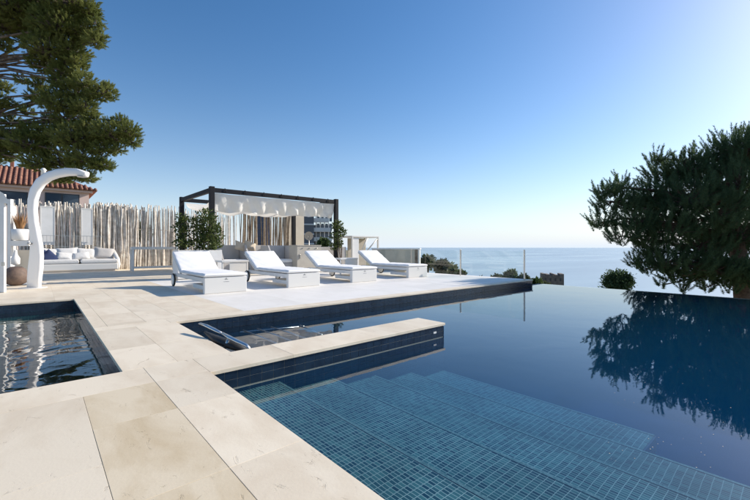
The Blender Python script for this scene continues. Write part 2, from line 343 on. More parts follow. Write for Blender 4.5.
# broad steps, descending away from the left wall
st = MB(); zz = [-.245, -.36, -.47, -.575, -.69]; xx = [XM - o_ + t, 1.80, 2.45, 3.08, 3.72, 4.39]
for k in range(5):
    y0 = .95 if k == 4 else -6
    st.box(xx[k], xx[k + 1], y0, YI + o_ - t, -2.3, zz[k])
tag(st.build('pool_steps', 'mosaic', uv=True), kind='structure')
st = MB()
for k in range(1, 5):                            # edging row on every step nose
    y0 = .95 if k == 4 else -6
    st.box(xx[k + 1] - .024, xx[k + 1] + .003, y0, YI + o_ - t - .001, zz[k] - .03, zz[k] + .003)
st.box(xx[1] - .024, xx[1] + .003, -6, YI + o_ - t - .001, zz[0] - .03, zz[0] + .003)
tag(st.build('step_edging', 'edge_tile'), kind='structure')
st = MB(); st.box(xx[4] + .004, xx[5] - .001, .935, .949, -2.3, zz[4] - .004); tag(st.build('step_end', 'mosaic_deep', uv=True), kind='structure')  # darker cap on the landing end, its dimness set by colour
lin = MB()
lin.box(XL + o_ - t, XL + o_, Y1 - o_, Y3 + o_, -1.3, -.05); lin.box(-4, XL + o_ - t, Y3 + o_ - t, Y3 + o_, -1.3, -.05)
lin.box(-4, XL + o_ - t, Y1 - o_, Y1 - o_ + t, -1.3, -.05); lin.box(-4, XL + o_ - t, Y1 - o_ + t, Y3 + o_ - t, -1.36, -1.3)
tag(lin.build('plunge_pool_lining', 'mosaic_plunge', uv=True), kind='structure')
# water bodies
wb = MB(); wb.box(XM - .015, XE - .002, -5.99, YI + .012, -2.29, WZ); tag(wb.build('pool_water', 'pool_water'), kind='structure')
wb = MB(); a0, b0 = YI + .0121, Y1 - .0121
wb.box(XI - .013, XE - .002, a0, b0, -2.29, WZ)
wb.box(XS - .013, XE - .002, b0 + .0001, Y2 + .012, -2.29, WZ); tag(wb.build('spa_water', 'pool_water'), kind='structure')
wb = MB(); wb.box(-3.99, XL + .012, Y1 - .013, Y3 + .013, -1.29, WZ); tag(wb.build('plunge_water', 'plunge_water'), kind='structure')

# ------------------------------------------------------------------ stone slabs
slabs_near, slab_cache = [], {}
def slab_mesh(w_, l_, h_, m):
    k = (round(w_, 3), round(l_, 3), h_, m)
    if k not in slab_cache:
        b = MB(); e = .0015
        x0, x1, y0, y1 = -w_ / 2, w_ / 2, -l_ / 2, l_ / 2
        b.add([(x0, y0, -h_), (x1, y0, -h_), (x1, y1, -h_), (x0, y1, -h_), (x0, y0, -e * 1.3), (x1, y0, -e * 1.3), (x1, y1, -e * 1.3), (x0, y1, -e * 1.3),
               (x0 + e, y0 + e, 0), (x1 - e, y0 + e, 0), (x1 - e, y1 - e, 0), (x0 + e, y1 - e, 0)],
              [(0, 3, 2, 1), (8, 9, 10, 11), (0, 1, 5, 4), (1, 2, 6, 5), (2, 3, 7, 6), (3, 0, 4, 7), (4, 5, 9, 8), (5, 6, 10, 9), (6, 7, 11, 10), (7, 4, 8, 11)])
        slab_cache[k] = b.mesh('slab', m)
    return slab_cache[k]
far_slabs = {}
def tile(x0, x1, y0, y1, xc, yc, m, far=False, gap=.0007, mfn=None):
    xc = [x0] + [x for x in xc if x0 + .08 < x < x1 - .08] + [x1]; yc = [y0] + [y for y in yc if y0 + .08 < y < y1 - .08] + [y1]
    for i in range(len(xc) - 1):
        for j in range(len(yc) - 1):
            a, b, c, d = xc[i] + gap, xc[i + 1] - gap, yc[j] + gap, yc[j + 1] - gap
            mm = mfn((a + b) / 2, (c + d) / 2) if mfn else m
            dz = random.uniform(-.0007, .0007)
            if far: far_slabs.setdefault(mm, MB()).box(a, b, c, d, -.033, dz)
            else: link('slab', slab_mesh(b - a, d - c, .033, mm), terr, ((a + b) / 2, (c + d) / 2, dz))
XG = [round(.24 + .47 * k, 4) for k in range(-22, 30)]; YG = [round(1.9 + .94 * k, 4) for k in range(-8, 28)]
def nearm(x, y): return 'travertine_tan' if .24 < x < .71 and y < 3.5 else 'travertine'
YN = [1.9, 2.84]
tile(-4, XM, 3.52, Y1, [-2.9, -1.7, -.5, .71], [], 'travertine')              # coping strip in front of the plunge pool
tile(-1.64, .24, .0, 3.52, [-.70], [.96, 2.35], 'travertine', gap=.0006)
tile(.24, XM, .0, 3.52, [.71], [.96, 1.9, 2.84], 'travertine', gap=.0008, mfn=nearm)
tile(XM, XI, YI, Y1, [1.95, 3.2], [], 'travertine')                            # island
tile(XL, XS, Y1, Y2, [1.0], [4.9], 'travertine')
tile(XL, XT, Y2, 6.42, [.24 + 1.2 * k for k in range(11)], [], 'travertine')
tile(XL, 2.65, 6.42, Y3, XG, YG, 'travertine')
tile(-4, 2.65, Y3, 12.3, [-2.8, -1.64, -.7, .24, 1.18, 2.1], YG, 'travertine')
tile(2.65, XT, 6.42, 9.6, [2.65 + 1.25 * k for k in range(8)], [7.5, 8.6], 'white_stone', gap=.0006)
tile(2.65, XT, 9.6, 14.5, [2.65 + 1.25 * k for k in range(8)], [10.8, 12.0, 13.2], 'white_stone', gap=.0006)
tile(-9, 2.65, 12.3, Y4, XG, YG, 'travertine', True); tile(2.65, XT, 14.5, Y4, XG, YG, 'travertine', True)
tile(-9, -4, -6, 12.3, XG, YG, 'travertine', True); tile(-4, -1.64, -6, 3.52, XG, YG, 'travertine', True); tile(-1.64, XM, -6, 0, XG, YG, 'travertine', True)
for mm, b in far_slabs.items(): tag(b.build('paving_slabs', mm, terr), kind='stuff')
# band tiles above the water line
bt_cache = {}
def band_tile(w_, h_):
    k = (round(w_, 4), round(h_, 4))
    if k not in bt_cache:
        b = MB(); b.box(-w_ / 2, w_ / 2, -.004, 0, -h_ / 2, h_ / 2, .0015); bt_cache[k] = b.mesh('tile', 'wall_tile')
    return bt_cache[k]
for r_, (z0, z1) in enumerate(((-.115, -.038), (-.195, -.118))):
    x = XM + .01
    while x < XI - .03:
        w_ = min(.117, XI - .023 - x); link('tile', band_tile(w_, z1 - z0), terr, (x + w_ / 2, YI + o_ - .0005, (z0 + z1) / 2)); x += .12
bt = MB()
def band(x0, x1, y0, y1, nrm):
    for z0, z1 in ((-.115, -.038), (-.195, -.118), (-.275, -.198)):
        if y0 == y1:
            x = x0
            while x < x1 - .02:
                e = min(x + .117, x1); bt.box(x, e, *(sorted((y0, y0 + nrm * .005))), z0, z1); x += .12
        else:
            y = y0
            while y < y1 - .02:
                e = min(y + .117, y1); bt.box(*(sorted((x0, x0 + nrm * .005))), y, e, z0, z1); y += .12
band(XS, XT - .03, Y2 + o_ - t, Y2 + o_ - t, -1); band(XM - o_ + t, XM - o_ + t, -2, YI, 1); band(XI - o_ + t, XI - o_ + t, YI + .03, Y1 - .03, 1)
band(XS - o_ + t, XS - o_ + t, Y1, Y2, 1); band(XL + o_ - t, XL + o_ - t, Y1, Y3, -1); band(-4, XL, Y3 + o_ - t, Y3 + o_ - t, -1)
tag(bt.build('band_tiles', 'wall_tile', terr), kind='stuff')
g = MB(); g.box(XT - o_, XT - o_ + .02, Y2 + o_, 14, -1.2, -.04); tag(g.build('terrace_end_face', 'wall_tile', terr), kind='stuff')
# round return fitting and skimmer slot in the island side
part('water_inlet', 'white_paint', terr, lambda b: b.box(4.18, 4.24, YI + o_ - .012, YI + o_ - .0052, -.125, -.10))
sp = MB()
for k in range(60):
    p = at(random.uniform(600, 745), random.uniform(345, 470), 1); 
    d = (p - Vector((0, 0, EYE))); q = Vector((0, 0, EYE)) + d * ((WZ + .002 - EYE) / d.z); a = random.uniform(0, 3.1); s = random.uniform(.0018, .0045)
    sp.add([(q.x + s * math.cos(a + i * 1.57), q.y + s * math.sin(a + i * 1.57), q.z) for i in range(4)], [(0, 1, 2, 3)])
tag(sp.build('floating_petals', 'beige_panel'), 'tiny pale petals floating on the pool below the pine reflection', 'petals', kind='stuff')

# ------------------------------------------------------------------ chrome massage rail in the spa
c = empty('spa_handrail', (1.75, 4.75, WZ)); tag(c, 'curved chrome grab rail rising from the water in the corner of the spa', 'handrail')
P0 = at(198, 323, 4.9); pts = []
for u, v, D in ((200, 323.5, 4.95), (206, 325.5, 4.85), (214, 329.5, 4.7), (221, 333, 4.6)): pts.append(at(u, v, D) - c.location)
part('rail', 'chrome', c, lambda b: b.tube(pts, [.022, .027, .027, .02], 10, flat=.55))
pts2 = [at(u, v, D) - c.location for u, v, D in ((222, 333, 4.58), (229, 337, 4.45), (238, 341.5, 4.33), (246, 345, 4.25), (250, 349, 4.22))]
part('rail', 'chrome', c, lambda b: b.tube(pts2, [.02, .03, .03, .025, .014], 10, flat=.5))
part('support', 'steel', c, lambda b: b.tube([at(229, 337, 4.45) - c.location, at(224, 350, 4.4) - c.location], .028, 8, flat=.4))
part('shell', 'black_rubber', c, lambda b: b.tube([at(u, v, D) - c.location for u, v, D in ((205, 332, 4.9), (218, 340, 4.65), (232, 345, 4.45), (247, 352, 4.28))], [.02, .07, .08, .03], 10, flat=.6))  # dark tube shaped as the shadow below the rail

c = empty('spa_glint_tubes', (2.3, 4.9, WZ)); tag(c, 'thin chrome tubes added at the water surface as reflection lines in the middle of the spa', 'glint tubes')
for (u0, v0), (u1, v1) in (((243, 330.5), (279, 342.5)), ((257, 328.8), (293, 339.8)), ((271, 327), (307, 337)), ((300, 325.5), (322, 333))):  # tubes added to draw reflection-like bright lines on the spa water
    def on(u, v): d_ = at(u, v, 1) - Vector((0, 0, EYE)); return Vector((0, 0, EYE)) + d_ * ((WZ + .004 - EYE) / d_.z) - c.location
    part('tube', 'chrome', c, lambda b: b.tube([on(u0, v0), on((u0 + u1) / 2, (v0 + v1) / 2) + Vector((0, 0, -.01)), on(u1, v1) + Vector((0, 0, -.03))], .012, 8))
part('cross_bar', 'chrome', c, lambda b: b.tube([on(240, 331.3) + Vector((0, 0, -.015)), on(304, 325.5) + Vector((0, 0, -.015))], .012, 8))
# ------------------------------------------------------------------ sun loungers
def puff(b, x0, x1, y0, y1, z0, z1, seed, M=None, nx_=22, ny_=40):
    """soft box cushion: rounded rim, slightly domed and dented top"""
    rr = random.Random(seed); ph = [rr.uniform(0, 6) for _ in range(8)]; zm = (z0 + z1) / 2; h = (z1 - z0) / 2; vs = []
    def rim(a): return max(0.0, 1 - (2 * abs(a - .5)) ** 26) ** .5
    for sgn in (1, -1):
        for j in range(ny_ + 1):
            for i in range(nx_ + 1):
                a, c = .5 - .5 * math.cos(math.pi * i / nx_), .5 - .5 * math.cos(math.pi * j / ny_)
                k = min(rim(a), rim(c)); x = x0 + a * (x1 - x0); y = y0 + c * (y1 - y0); d = 0
                if sgn > 0: d = .010 * math.sin(math.pi * a) + .004 * math.sin(x * 9 + ph[0] + 3 * y) + .003 * math.sin(y * 17 + ph[1] - 5 * x) + .0025 * math.sin(x * 31 + y * 23 + ph[2])
                vs.append(Vector((x, y, zm + sgn * h * k + d * k)))
    n = (nx_ + 1) * (ny_ + 1); F = [(j * (nx_ + 1) + i, j * (nx_ + 1) + i + 1, (j + 1) * (nx_ + 1) + i + 1, (j + 1) * (nx_ + 1) + i) for j in range(ny_) for i in range(nx_)]
    if M: vs = [M @ v for v in vs]
    b.add(vs, F + [tuple(i + n for i in reversed(f)) for f in F], True)
def make_lounger():
    r = empty('sun_lounger', (0, 0, 0)); W = 1.02
    part('foot_panel', 'white_frame', r, lambda b: b.box(0, W, 0, .12, 0, .385, .015))
    part('side_rail', 'white_frame', r, lambda b: b.box(.012, .072, .12, 2.62, .27, .37, .012)); part('side_rail', 'white_frame', r, lambda b: b.box(W - .072, W - .012, .12, 2.62, .27, .37, .012))
    part('lower_rail', 'white_frame', r, lambda b: b.box(.02, .07, .12, .95, .09, .19, .01)); part('lower_rail', 'white_frame', r, lambda b: b.box(W - .07, W - .02, .12, .95, .09, .19, .01))
    part('cross_bar', 'white_frame', r, lambda b: b.box(.072, W - .072, .9, .95, .092, .188, .01))
    def slats(b):
        for k in range(12): b.box(.075, W - .075, .2 + k * .15, .28 + k * .15, .33, .36)
    part('slat_base', 'white_frame', r, slats)
    def mt(b): puff(b, -.005, W + .005, -.02, 2.05, .388, .478, 3)
    mm = part('mattress', 'white_cushion', r, mt)
    part('seam', 'white_frame', mm, lambda b: b.tube([(-.007, -.022, .432), (-.007, 2.0, .432)], .004, 5))
    part('seam', 'white_frame', mm, lambda b: b.tube([(.02, -.0225, .432), (W - .02, -.0225, .432)], .004, 5))
    # raised back
    ang = math.atan2(.50, .82); M = Matrix.Translation((0, 2.03, .40)) @ Matrix.Rotation(ang, 4, 'X')
    def tb(b0, x0, x1, y0, y1, z0, z1, e):
        k = MB(); k.box(x0, x1, y0, y1, z0, z1, e); b0.add([M @ Vector(v) for v in k.v], k.f)
    part('back_frame', 'white_frame', r, lambda b: (tb(b, 0, .05, 0, .97, -.04, 0, .008), tb(b, W - .05, W, 0, .97, -.04, 0, .008), tb(b, .05, W - .05, .92, .97, -.04, 0, .008), tb(b, .05, W - .05, .4, .45, -.04, 0, .008)))
    part('back_cushion', 'white_cushion', r, lambda b: puff(b, -.005, W + .005, .0, .98, .003, .09, 9, M))
    part('prop_bar', 'steel', r, lambda b: b.tube([(.3, 2.55, .33), (.3, 2.45, .55), (W - .3, 2.45, .55), (W - .3, 2.55, .33)], .012, 6))
    part('strap', 'dark_mark', r, lambda b: b.add([(.93, 2.3, .50), (1.0, 2.22, .49), (1.03, 2.2, .53), (.96, 2.32, .57)], [(0, 1, 2, 3)]))
    for x in (-.03, W + .03):
        wh = part('wheel', 'black_rubber', r, lambda b: b.lathe((x, 2.6, .18), [(.165, -.022), (.18, -.016), (.18, .016), (.165, .022)], 24, 'x'))
        part('rim', 'white_frame', wh, lambda b: b.lathe((x, 2.6, .18), [(.02, -.03), (.15, -.024), (.15, .024), (.02, .03)], 24, 'x'))
    part('axle', 'steel', r, lambda b: b.tube([(-.03, 2.6, .18), (W + .03, 2.6, .18)], .012, 8))
    for x in (.03, W - .07): part('axle_bracket', 'white_frame', r, lambda b: b.box(x, x + .04, 2.55, 2.65, .14, .27, .006))
    def badge(b):
        b.box(.47, .55, -.003, .002, .325, .333); b.lathe((.51, 0, .35), [(.002, -.012), (.012, 0), (.002, .012)], 8)
        b.box(.44, .58, -.003, .002, .268, .272)
    part('badge', 'dark_mark', r, badge)
    return r
L0 = make_lounger()
for i, (x, y, rz, lab) in enumerate(((2.88, 9.27, 0, 'white sun lounger nearest the plunge pool with its wheel seen, leftmost of the row'),
                                     (5.04, 9.25, .5, 'white sun lounger second from the left, in front of the grey wicker seats'),
                                     (7.27, 9.3, -.3, 'white sun lounger third from the left, in front of the beige cabinet'),
                                     (9.88, 9.38, .3, 'white sun lounger at the sea end of the row, beside the glass balustrade'))):
    o = L0 if i == 0 else copy_tree(L0); o.location = (x, y, 0); o.rotation_euler.z = R_(rz)
    tag(o, lab, 'sun lounger', 'white sun loungers in a row on the deck')
# side tables between loungers
def side_table(loc, lab):
    r = empty('side_table', loc); tag(r, lab, 'side table', 'white side tables between the loungers')
    part('table_top', 'white_frame', r, lambda b: b.box(-.05, .86, -.02, .62, .60, .66, .01))
    for x, y in ((-.03, 0), (.80, 0), (-.03, .56), (.80, .56)): part('leg', 'white_frame', r, lambda b: b.box(x, x + .05, y, y + .05, 0, .60, .006))
    part('front_panel', 'white_frame', r, lambda b: b.box(.22, .80, .006, .04, .08, .598, .006))
side_table((onY(223, 12.6), 12.6, 0), 'white side table standing behind the gap between the first two loungers')
side_table((onY(341, 12.3), 12.3, 0), 'white side table standing behind the gap between the two loungers nearest the sea')

# ------------------------------------------------------------------ outdoor shower
sh = empty('outdoor_shower', at(33, 288, 10.27)); tag(sh, 'tall white curved outdoor shower column arching over beside the plunge pool', 'shower')
prof = [(34, 288.3, 15.5), (34.6, 278, 16.5), (35.6, 268, 17), (36.6, 256, 16), (36.6, 246, 14.5), (35.2, 234, 12.5), (33.6, 222, 11), (32.6, 210, 11), (33, 200, 11.5), (35.5, 190.5, 12), (41, 182, 11), (49, 176.3, 9.6), (58, 173.4, 8.6), (68, 172, 7.8), (78, 172.3, 7), (87, 174.5, 6)]
b = MB(); D0 = 10.27; cen = [at(u, v, D0) - sh.location for u, v, _ in prof]; vs = []; ns = 12
for i, (u, v, w_) in enumerate(prof):
    d = (cen[min(i + 1, len(cen) - 1)] - cen[max(i - 1, 0)]).normalized(); side = d.cross(FW).normalized(); hw = max(w_ - 3.6 * min(1, max(0, (v - 172) / 20)), 5) / FPX * D0 / 2
    for k in range(ns):
        a = 2 * math.pi * (k + .5) / ns; cx, sx = math.cos(a), math.sin(a)
        ex = math.copysign(abs(cx) ** .55, cx); ey = math.copysign(abs(sx) ** .55, sx); vs.append(cen[i] + side * hw * ex + FW * .085 * ey)
b.add(vs, [(i * ns + k, i * ns + (k + 1) % ns, (i + 1) * ns + (k + 1) % ns, (i + 1) * ns + k) for i in range(len(prof) - 1) for k in range(ns)] + [tuple(range(ns)), tuple(len(vs) - 1 - k for k in range(ns))], True)
b.build('column', 'shower_white', sh)
part('shower_head', 'steel', sh, lambda b: b.lathe(at(82, 177.5, D0) - sh.location, [(.05, 0), (.11, .01), (.11, .03), (.05, .04)], 16))
part('top_fitting', 'white_frame', sh, lambda b: b.lathe(at(43.5, 175.5, D0) - sh.location, [(.06, 0), (.05, .12), (.07, .15), (.03, .2)], 10))
part('foot_plate', 'white_frame', sh, lambda b: b.lathe((.0, 0, .002 - sh.location.z), [(.30, 0), (.30, .008), (.27, .014)], 24))
part('tap', 'steel', sh, lambda b: b.tube([(RT.x * .04 - FW.x * .07, RT.y * .04 - FW.y * .07, 1.2), (RT.x * .04 - FW.x * .2, RT.y * .04 - FW.y * .2, 1.2)], .025, 8))

# ------------------------------------------------------------------ left edge: white screen frame, shelf, pots
D1 = 12.2
def lbox(b, u0, u1, v0, v1, D, dep=.1, e=.01, org=None):
    p0 = at(u0, v1, D); p1 = at(u1, v0, D); o3 = org or Vector((0, 0, 0)); k = MB(); wd = (u1 - u0) / FPX * D
    k.box(0, wd, 0, dep, 0, p1.z - p0.z, e); M = Matrix.Translation(p0 - o3) @ Matrix.Rotation(AZ - R_(90), 4, 'Z'); b.add([M @ Vector(v) for v in k.v], k.f)
g = empty('garden_gate', at(1, 293, 9.2)); tag(g, 'tall white gate leaf standing at the far left edge of the terrace', 'gate')
part('panel', 'white_paint', g, lambda b: lbox(b, -26, 4, 194, 292.5, 9.2, .06, .008, g.location)); part('latch', 'steel', g, lambda b: lbox(b, 1, 4, 262, 266, 9.12, .03, .004, g.location))
part('gable', 'white_paint', g, lambda b: b.add([at(-26, 175, 9.2) - g.location, at(-26, 193.8, 9.2) - g.location, at(11, 205, 9.2) - g.location, at(4, 193.8, 9.2) - g.location] + [at(-26, 175, 9.3) - g.location, at(-26, 193.8, 9.3) - g.location, at(11, 205, 9.3) - g.location, at(4, 193.8, 9.3) - g.location], [(0, 1, 2, 3), (4, 7, 6, 5), (0, 3, 7, 4), (1, 5, 6, 2), (3, 2, 6, 7)]))
g = empty('shelf_unit', at(16, 285, 11.4)); tag(g, 'white open shelf unit with a single shelf behind the shower, holding a potted plant', 'shelf')
part('post', 'white_paint', g, lambda b: lbox(b, 7, 10.5, 199, 284.5, 11.4, .1, .008, g.location)); part('post', 'white_paint', g, lambda b: lbox(b, 11.5, 13.5, 206, 283, 11.9, .08, .008, g.location))
part('shelf', 'white_paint', g, lambda b: lbox(b, 10.5, 29, 240.5, 246, 11.4, .45, .008, g.location))
part('back_panel', 'cream_wall', g, lambda b: lbox(b, 13.5, 30, 250, 281, 12.1, .03, .004, g.location))
part('base', 'white_paint', g, lambda b: lbox(b, 6, 30, 284.6, 287.5, 11.1, .6, .008, g.location))
def pot(name, u, v, D, prof, m, lab, cat, extra=None):
    o = empty(name, at(u, v, D)); tag(o, lab, cat); part('body', m, o, lambda b: b.lathe((0, 0, 0), prof, 20))
    if extra: extra(o)
    return o
def dry(o):
    b = MB()
    for k in range(130):
        a = random.uniform(0, 6.28); l = random.uniform(.3, .62); t_ = random.uniform(.05, .55); tip = Vector((math.cos(a) * t_ * l, math.sin(a) * t_ * l, l))
        b.add([(math.cos(a) * .05, math.sin(a) * .05, .3), (math.cos(a + .5) * .07, math.sin(a + .5) * .07, .32), tip + Vector((0, 0, .28)), ], [(0, 1, 2)])
    b.build('foliage', 'dry_plant', o)
pot('plant_pot', 20, 240.3, 11.5, [(.14, 0), (.19, .02), (.20, .33), (.17, .34), (.15, .31)], 'white_paint', 'white pot of rust brown dried plant on the white shelf', 'potted plant', dry)
pot('bottle_vase', 15.5, 265, 11.15, [(.05, 0), (.10, .03), (.10, .2), (.05, .3), (.035, .42), (.04, .44)], 'white_paint', 'slim white bottle shaped vase standing above the round brown pot', 'vase')
pot('round_pot', 16, 285, 10.95, [(.12, 0), (.22, .05), (.29, .2), (.28, .33), (.2, .47), (.12, .53), (.1, .5)], 'clay_pot', 'big round brown clay pot on the floor beside the shower foot', 'pot')

# ------------------------------------------------------------------ sofa by the fence
xs0, xs1 = onY(37, 21.3), onY(118, 21.3); sw = xs1 - xs0
s = empty('outdoor_sofa', (xs0, 21.3, 0)); tag(s, 'long white outdoor sofa with a curved arm against the pole fence', 'sofa')
part('base', 'white_frame', s, lambda b: b.box(0, sw, 0, 1.0, .08, .36, .03)); part('plinth', 'grey_weave', s, lambda b: b.box(.1, sw - .1, .06, .94, 0, .08))
part('backrest', 'white_frame', s, lambda b: b.box(0, sw, .92, 1.05, .36, 1.0, .03))
part('arm', 'white_frame', s, lambda b: b.tube([(sw - .02, .1, .05), (sw + .03, .12, .3), (sw + .02, .3, .55), (sw - .02, .6, .72), (sw - .08, .98, .95)], [.06, .07, .07, .07, .07], 10, flat=1.3))
for k in range(2): part('seat_cushion', 'sofa_cushion', s, lambda b: puff(b, .03 + k * sw / 2, sw / 2 - .02 + k * sw / 2, .0, .85, .365, .56, k))
def pillow(lab, m, loc, w_, h_, ry, rz, rx=-.35):
    bm = bmesh.new(); bmesh.ops.create_grid(bm, x_segments=10, y_segments=10, size=.5); V1 = [v.co.copy() for v in bm.verts]; F = [[v.index for v in f.verts] for f in bm.faces]; bm.free()
    b = MB(); vs = []
    for sgn in (1, -1):
        for v in V1:
            k = max(0, (1 - (2 * v.x) ** 4) * (1 - (2 * v.y) ** 4)) ** .5; pinch = 1 - .09 * (1 - abs(2 * v.x * 2 * v.y)) 
            vs.append(Vector((v.x * w_ * pinch, sgn * .11 * k + random.uniform(-.004, .004), v.y * h_ * pinch)))
    n = len(V1); b.add(vs, F + [[i + n for i in reversed(f)] for f in F], True)
    o = b.build('pillow', m, None, loc); o.rotation_euler = (rx, ry, rz); return tag(o, lab, 'pillow', 'loose pillows on the outdoor seats')
yb = 21.3 + .72
for k, (fx, w_, lab, m, ry, dz, dy) in enumerate(((.13, .75, 'big off-white pillow at the left end of the sofa behind the navy pillows', 'sofa_cushion', .1, 0, 0), (.36, .8, 'off-white pillow second from the left leaning on the sofa back', 'sofa_cushion', -.06, .02, -.02),
      (.60, .85, 'off-white pillow just right of the middle of the sofa', 'sofa_cushion', .05, 0, 0), (.84, .8, 'pale grey pillow by the curved arm of the sofa', 'grey_weave', .12, .02, -.02),
      (.05, .62, 'navy blue pillow tilted at the left end of the sofa, the upper one', 'navy_cloth', .55, -.03, -.2), (.14, .6, 'navy blue pillow lying lower at the front of the sofa', 'navy_cloth', .8, -.16, -.42))):
    pillow(lab, m, (xs0 + fx * sw, yb + dy, .80 + dz), w_, .55, ry, 0)
for k, (fx, w_) in enumerate(((.32, .62), (.52, .66))): pillow(('small off-white scatter pillow in front of the second pillow on the sofa', 'small off-white scatter pillow near the middle of the sofa')[k], 'sofa_cushion', (xs0 + fx * sw, yb - .3, .70), w_, .38, .12 * (1 - 2 * k), 0, -.6)

# console table
cx0, cx1 = onY(132, 20.2), onY(177, 20.2); cw = cx1 - cx0
s = empty('bar_table', (cx0, 20.2, 0)); tag(s, 'white narrow bar table in front of the whitewashed pole fence', 'table')
part('table_top', 'white_frame', s, lambda b: b.box(0, cw, 0, .55, 1.0, 1.12, .01))
for x, y in ((0, 0), (cw - .08, 0), (0, .47), (cw - .08, .47)): part('leg', 'white_frame', s, lambda b: b.box(x, x + .08, y, y + .08, 0, 1.0, .006))
part('stretcher', 'white_frame', s, lambda b: b.box(.08, cw - .08, .0, .05, .13, .2, .006)); part('stretcher', 'white_frame', s, lambda b: b.box(.08, cw - .08, .5, .55, .13, .2, .006))

# ------------------------------------------------------------------ pole fence
pole_meshes = {}
def pole_mesh(i, m):
    if (i, m) not in pole_meshes:
        rr = random.Random(i * 7 + len(m)); b = MB(); pts = []; n = 6
        ax, ay = rr.uniform(-.05, .05), rr.uniform(-.05, .05)
        for k in range(n): t_ = k / (n - 1); pts.append((ax * math.sin(3.1 * t_) + rr.uniform(-.012, .012), ay * math.sin(3.1 * t_) + rr.uniform(-.012, .012), t_))
        b.tube(pts, [rr.uniform(.030, .042) * (1 - .35 * k / n) for k in range(n)], 6, smooth=True); pole_meshes[(i, m)] = b.mesh('pole', m)
    return pole_meshes[(i, m)]
def poles(root, x0, x1, n, y, h0, h1, m='whitewash_pole', z0=0, lean=.05, wob=.1, fat=1.0):
    for k in range(n):
        x = x0 + (x1 - x0) * (k + random.uniform(.05, .95)) / n
        o = link('pole', pole_mesh(random.randrange(12), m), root, (x - root.location.x, y + random.uniform(-wob, wob) - root.location.y, z0))
        s_ = random.uniform(.75, 1.35) * fat; o.scale = (s_, s_, random.uniform(h0, h1) - z0); o.rotation_euler = (random.uniform(-lean, lean) * .4, random.uniform(-lean, lean), random.uniform(0, 6))
YF = 22.9
def fence(u0, u1, n, h0, h1, lab, m='whitewash_pole', y=YF, z0=0, fat=1.0, rails=True, lean=.05):
    a, b_ = onY(u0, y), onY(u1, y); r = empty('pole_fence', ((a + b_) / 2, y, 0)); tag(r, lab, 'fence', 'fences of upright poles')
    poles(r, a, b_, n, y, h0, h1, m, z0, lean, .12, fat)
    if rails:
        for z in (z0 + .25, z0 + (h0 - z0) * .7):
            part('rail', m, r, lambda b: b.tube([(a - r.location.x, .02, z), (b_ - r.location.x, .02, z)], .02, 6))
    return r
fence(14, 100, 110, 2.9, 3.25, 'whitewashed pole fence behind the sofa', z0=.3)
fence(96, 129.5, 98, 2.95, 3.35, 'densest stretch of bleached pole fence, right of the sofa', fat=1.1)
fence(128, 146, 30, 2.9, 3.35, 'pole fence stretch with a green tree showing through, behind the bar table')
fence(146, 176, 56, 2.9, 3.4, 'bleached pole fence with sky between thin poles, left of the planter shrubs', fat=.75, lean=.04)
fence(176, 236, 56, 2.8, 3.4, 'sparse thin poles behind the planter shrubs under the canopy', fat=.75, lean=.04, rails=False)
fence(240, 257, 30, 3.3, 3.5, 'dense clump of raw poles left of the dark tower', 'raw_pole', fat=.9, rails=False)
fence(262, 290, 50, 3.3, 3.5, 'wide dense clump of raw poles beside the cream wall', 'raw_pole', fat=.9, rails=False)
# low parapet under fence + white framed panels + railing
g = MB(); g.box(onY(10, 23.3), onY(180, 23.3), 23.3, 23.5, 0, .32); tag(g.build('parapet_wall', 'white_paint'), 'low white wall at the foot of the pole fence', 'wall')
for u0, u1, lab in ((40, 55, 'white framed canvas panel in the fence, above the left end of the sofa'), (81, 93, 'white framed canvas panel in the fence, right half of the sofa')):
    a, b_ = onY(u0, 22.55), onY(u1, 22.55); r = empty('canvas_screen', (a, 22.55, 0)); tag(r, lab, 'screen', 'white screens set between the poles')
    part('sheet', 'white_paint', r, lambda b: b.box(.03, b_ - a - .03, .01, .03, 1.2, 2.9)); part('frame', 'white_frame', r, lambda b: (b.box(0, .03, 0, .04, .0, 2.95), b.box(b_ - a - .03, b_ - a, 0, .04, 0, 2.95), b.box(.03, b_ - a - .03, 0, .04, 2.9, 2.95)))
a, b_ = onY(35, 22.4), onY(103, 22.4); r = empty('railing', (a, 22.4, 0)); tag(r, 'thin grey metal railing behind the sofa back', 'railing')
for z in (1.62, 1.12): part('rail', 'steel', r, lambda b: b.box(0, b_ - a, 0, .02, z, z + .02))
bar = MB(); bar.box(-.007, .007, .003, .017, 1.0, 1.62); bme = bar.mesh('baluster', 'steel')
k = 0.0
while k < b_ - a: link('baluster', bme, r, (k, 0, 0)); k += .13

# ------------------------------------------------------------------ pergola with slung canopy
PY0, PY1, PX0, PX1, PZ = 15.3, 19.45, 5.03, 10.95, 3.42
r = empty('pergola', ((PX0 + PX1) / 2, PY0, 0)); tag(r, 'dark grey steel pergola carrying a slack white canopy', 'pergola'); ox, oy = r.location.x, r.location.y
for x, y in ((PX0, PY0), (PX1, PY0), (PX0, PY1), (PX1, PY1)): part('post', 'anthracite', r, lambda b: b.box(x - ox - .09, x - ox + .09, y - oy - .09, y - oy + .09, 0, PZ + .05, .008))
part('beam', 'anthracite', r, lambda b: b.box(PX0 - ox + .09, PX1 - ox - .09, -.07, .07, PZ - .17, PZ, .008)); part('beam', 'anthracite', r, lambda b: b.box(PX0 - ox + .09, PX1 - ox - .09, PY1 - oy - .07, PY1 - oy + .07, PZ - .17, PZ, .008))
part('beam', 'anthracite', r, lambda b: b.box(PX0 - ox - .07, PX0 - ox + .07, .09, PY1 - oy - .09, PZ - .17, PZ, .008)); part('beam', 'anthracite', r, lambda b: b.box(PX1 - ox - .07, PX1 - ox + .07, .09, PY1 - oy - .09, PZ - .17, PZ, .008))
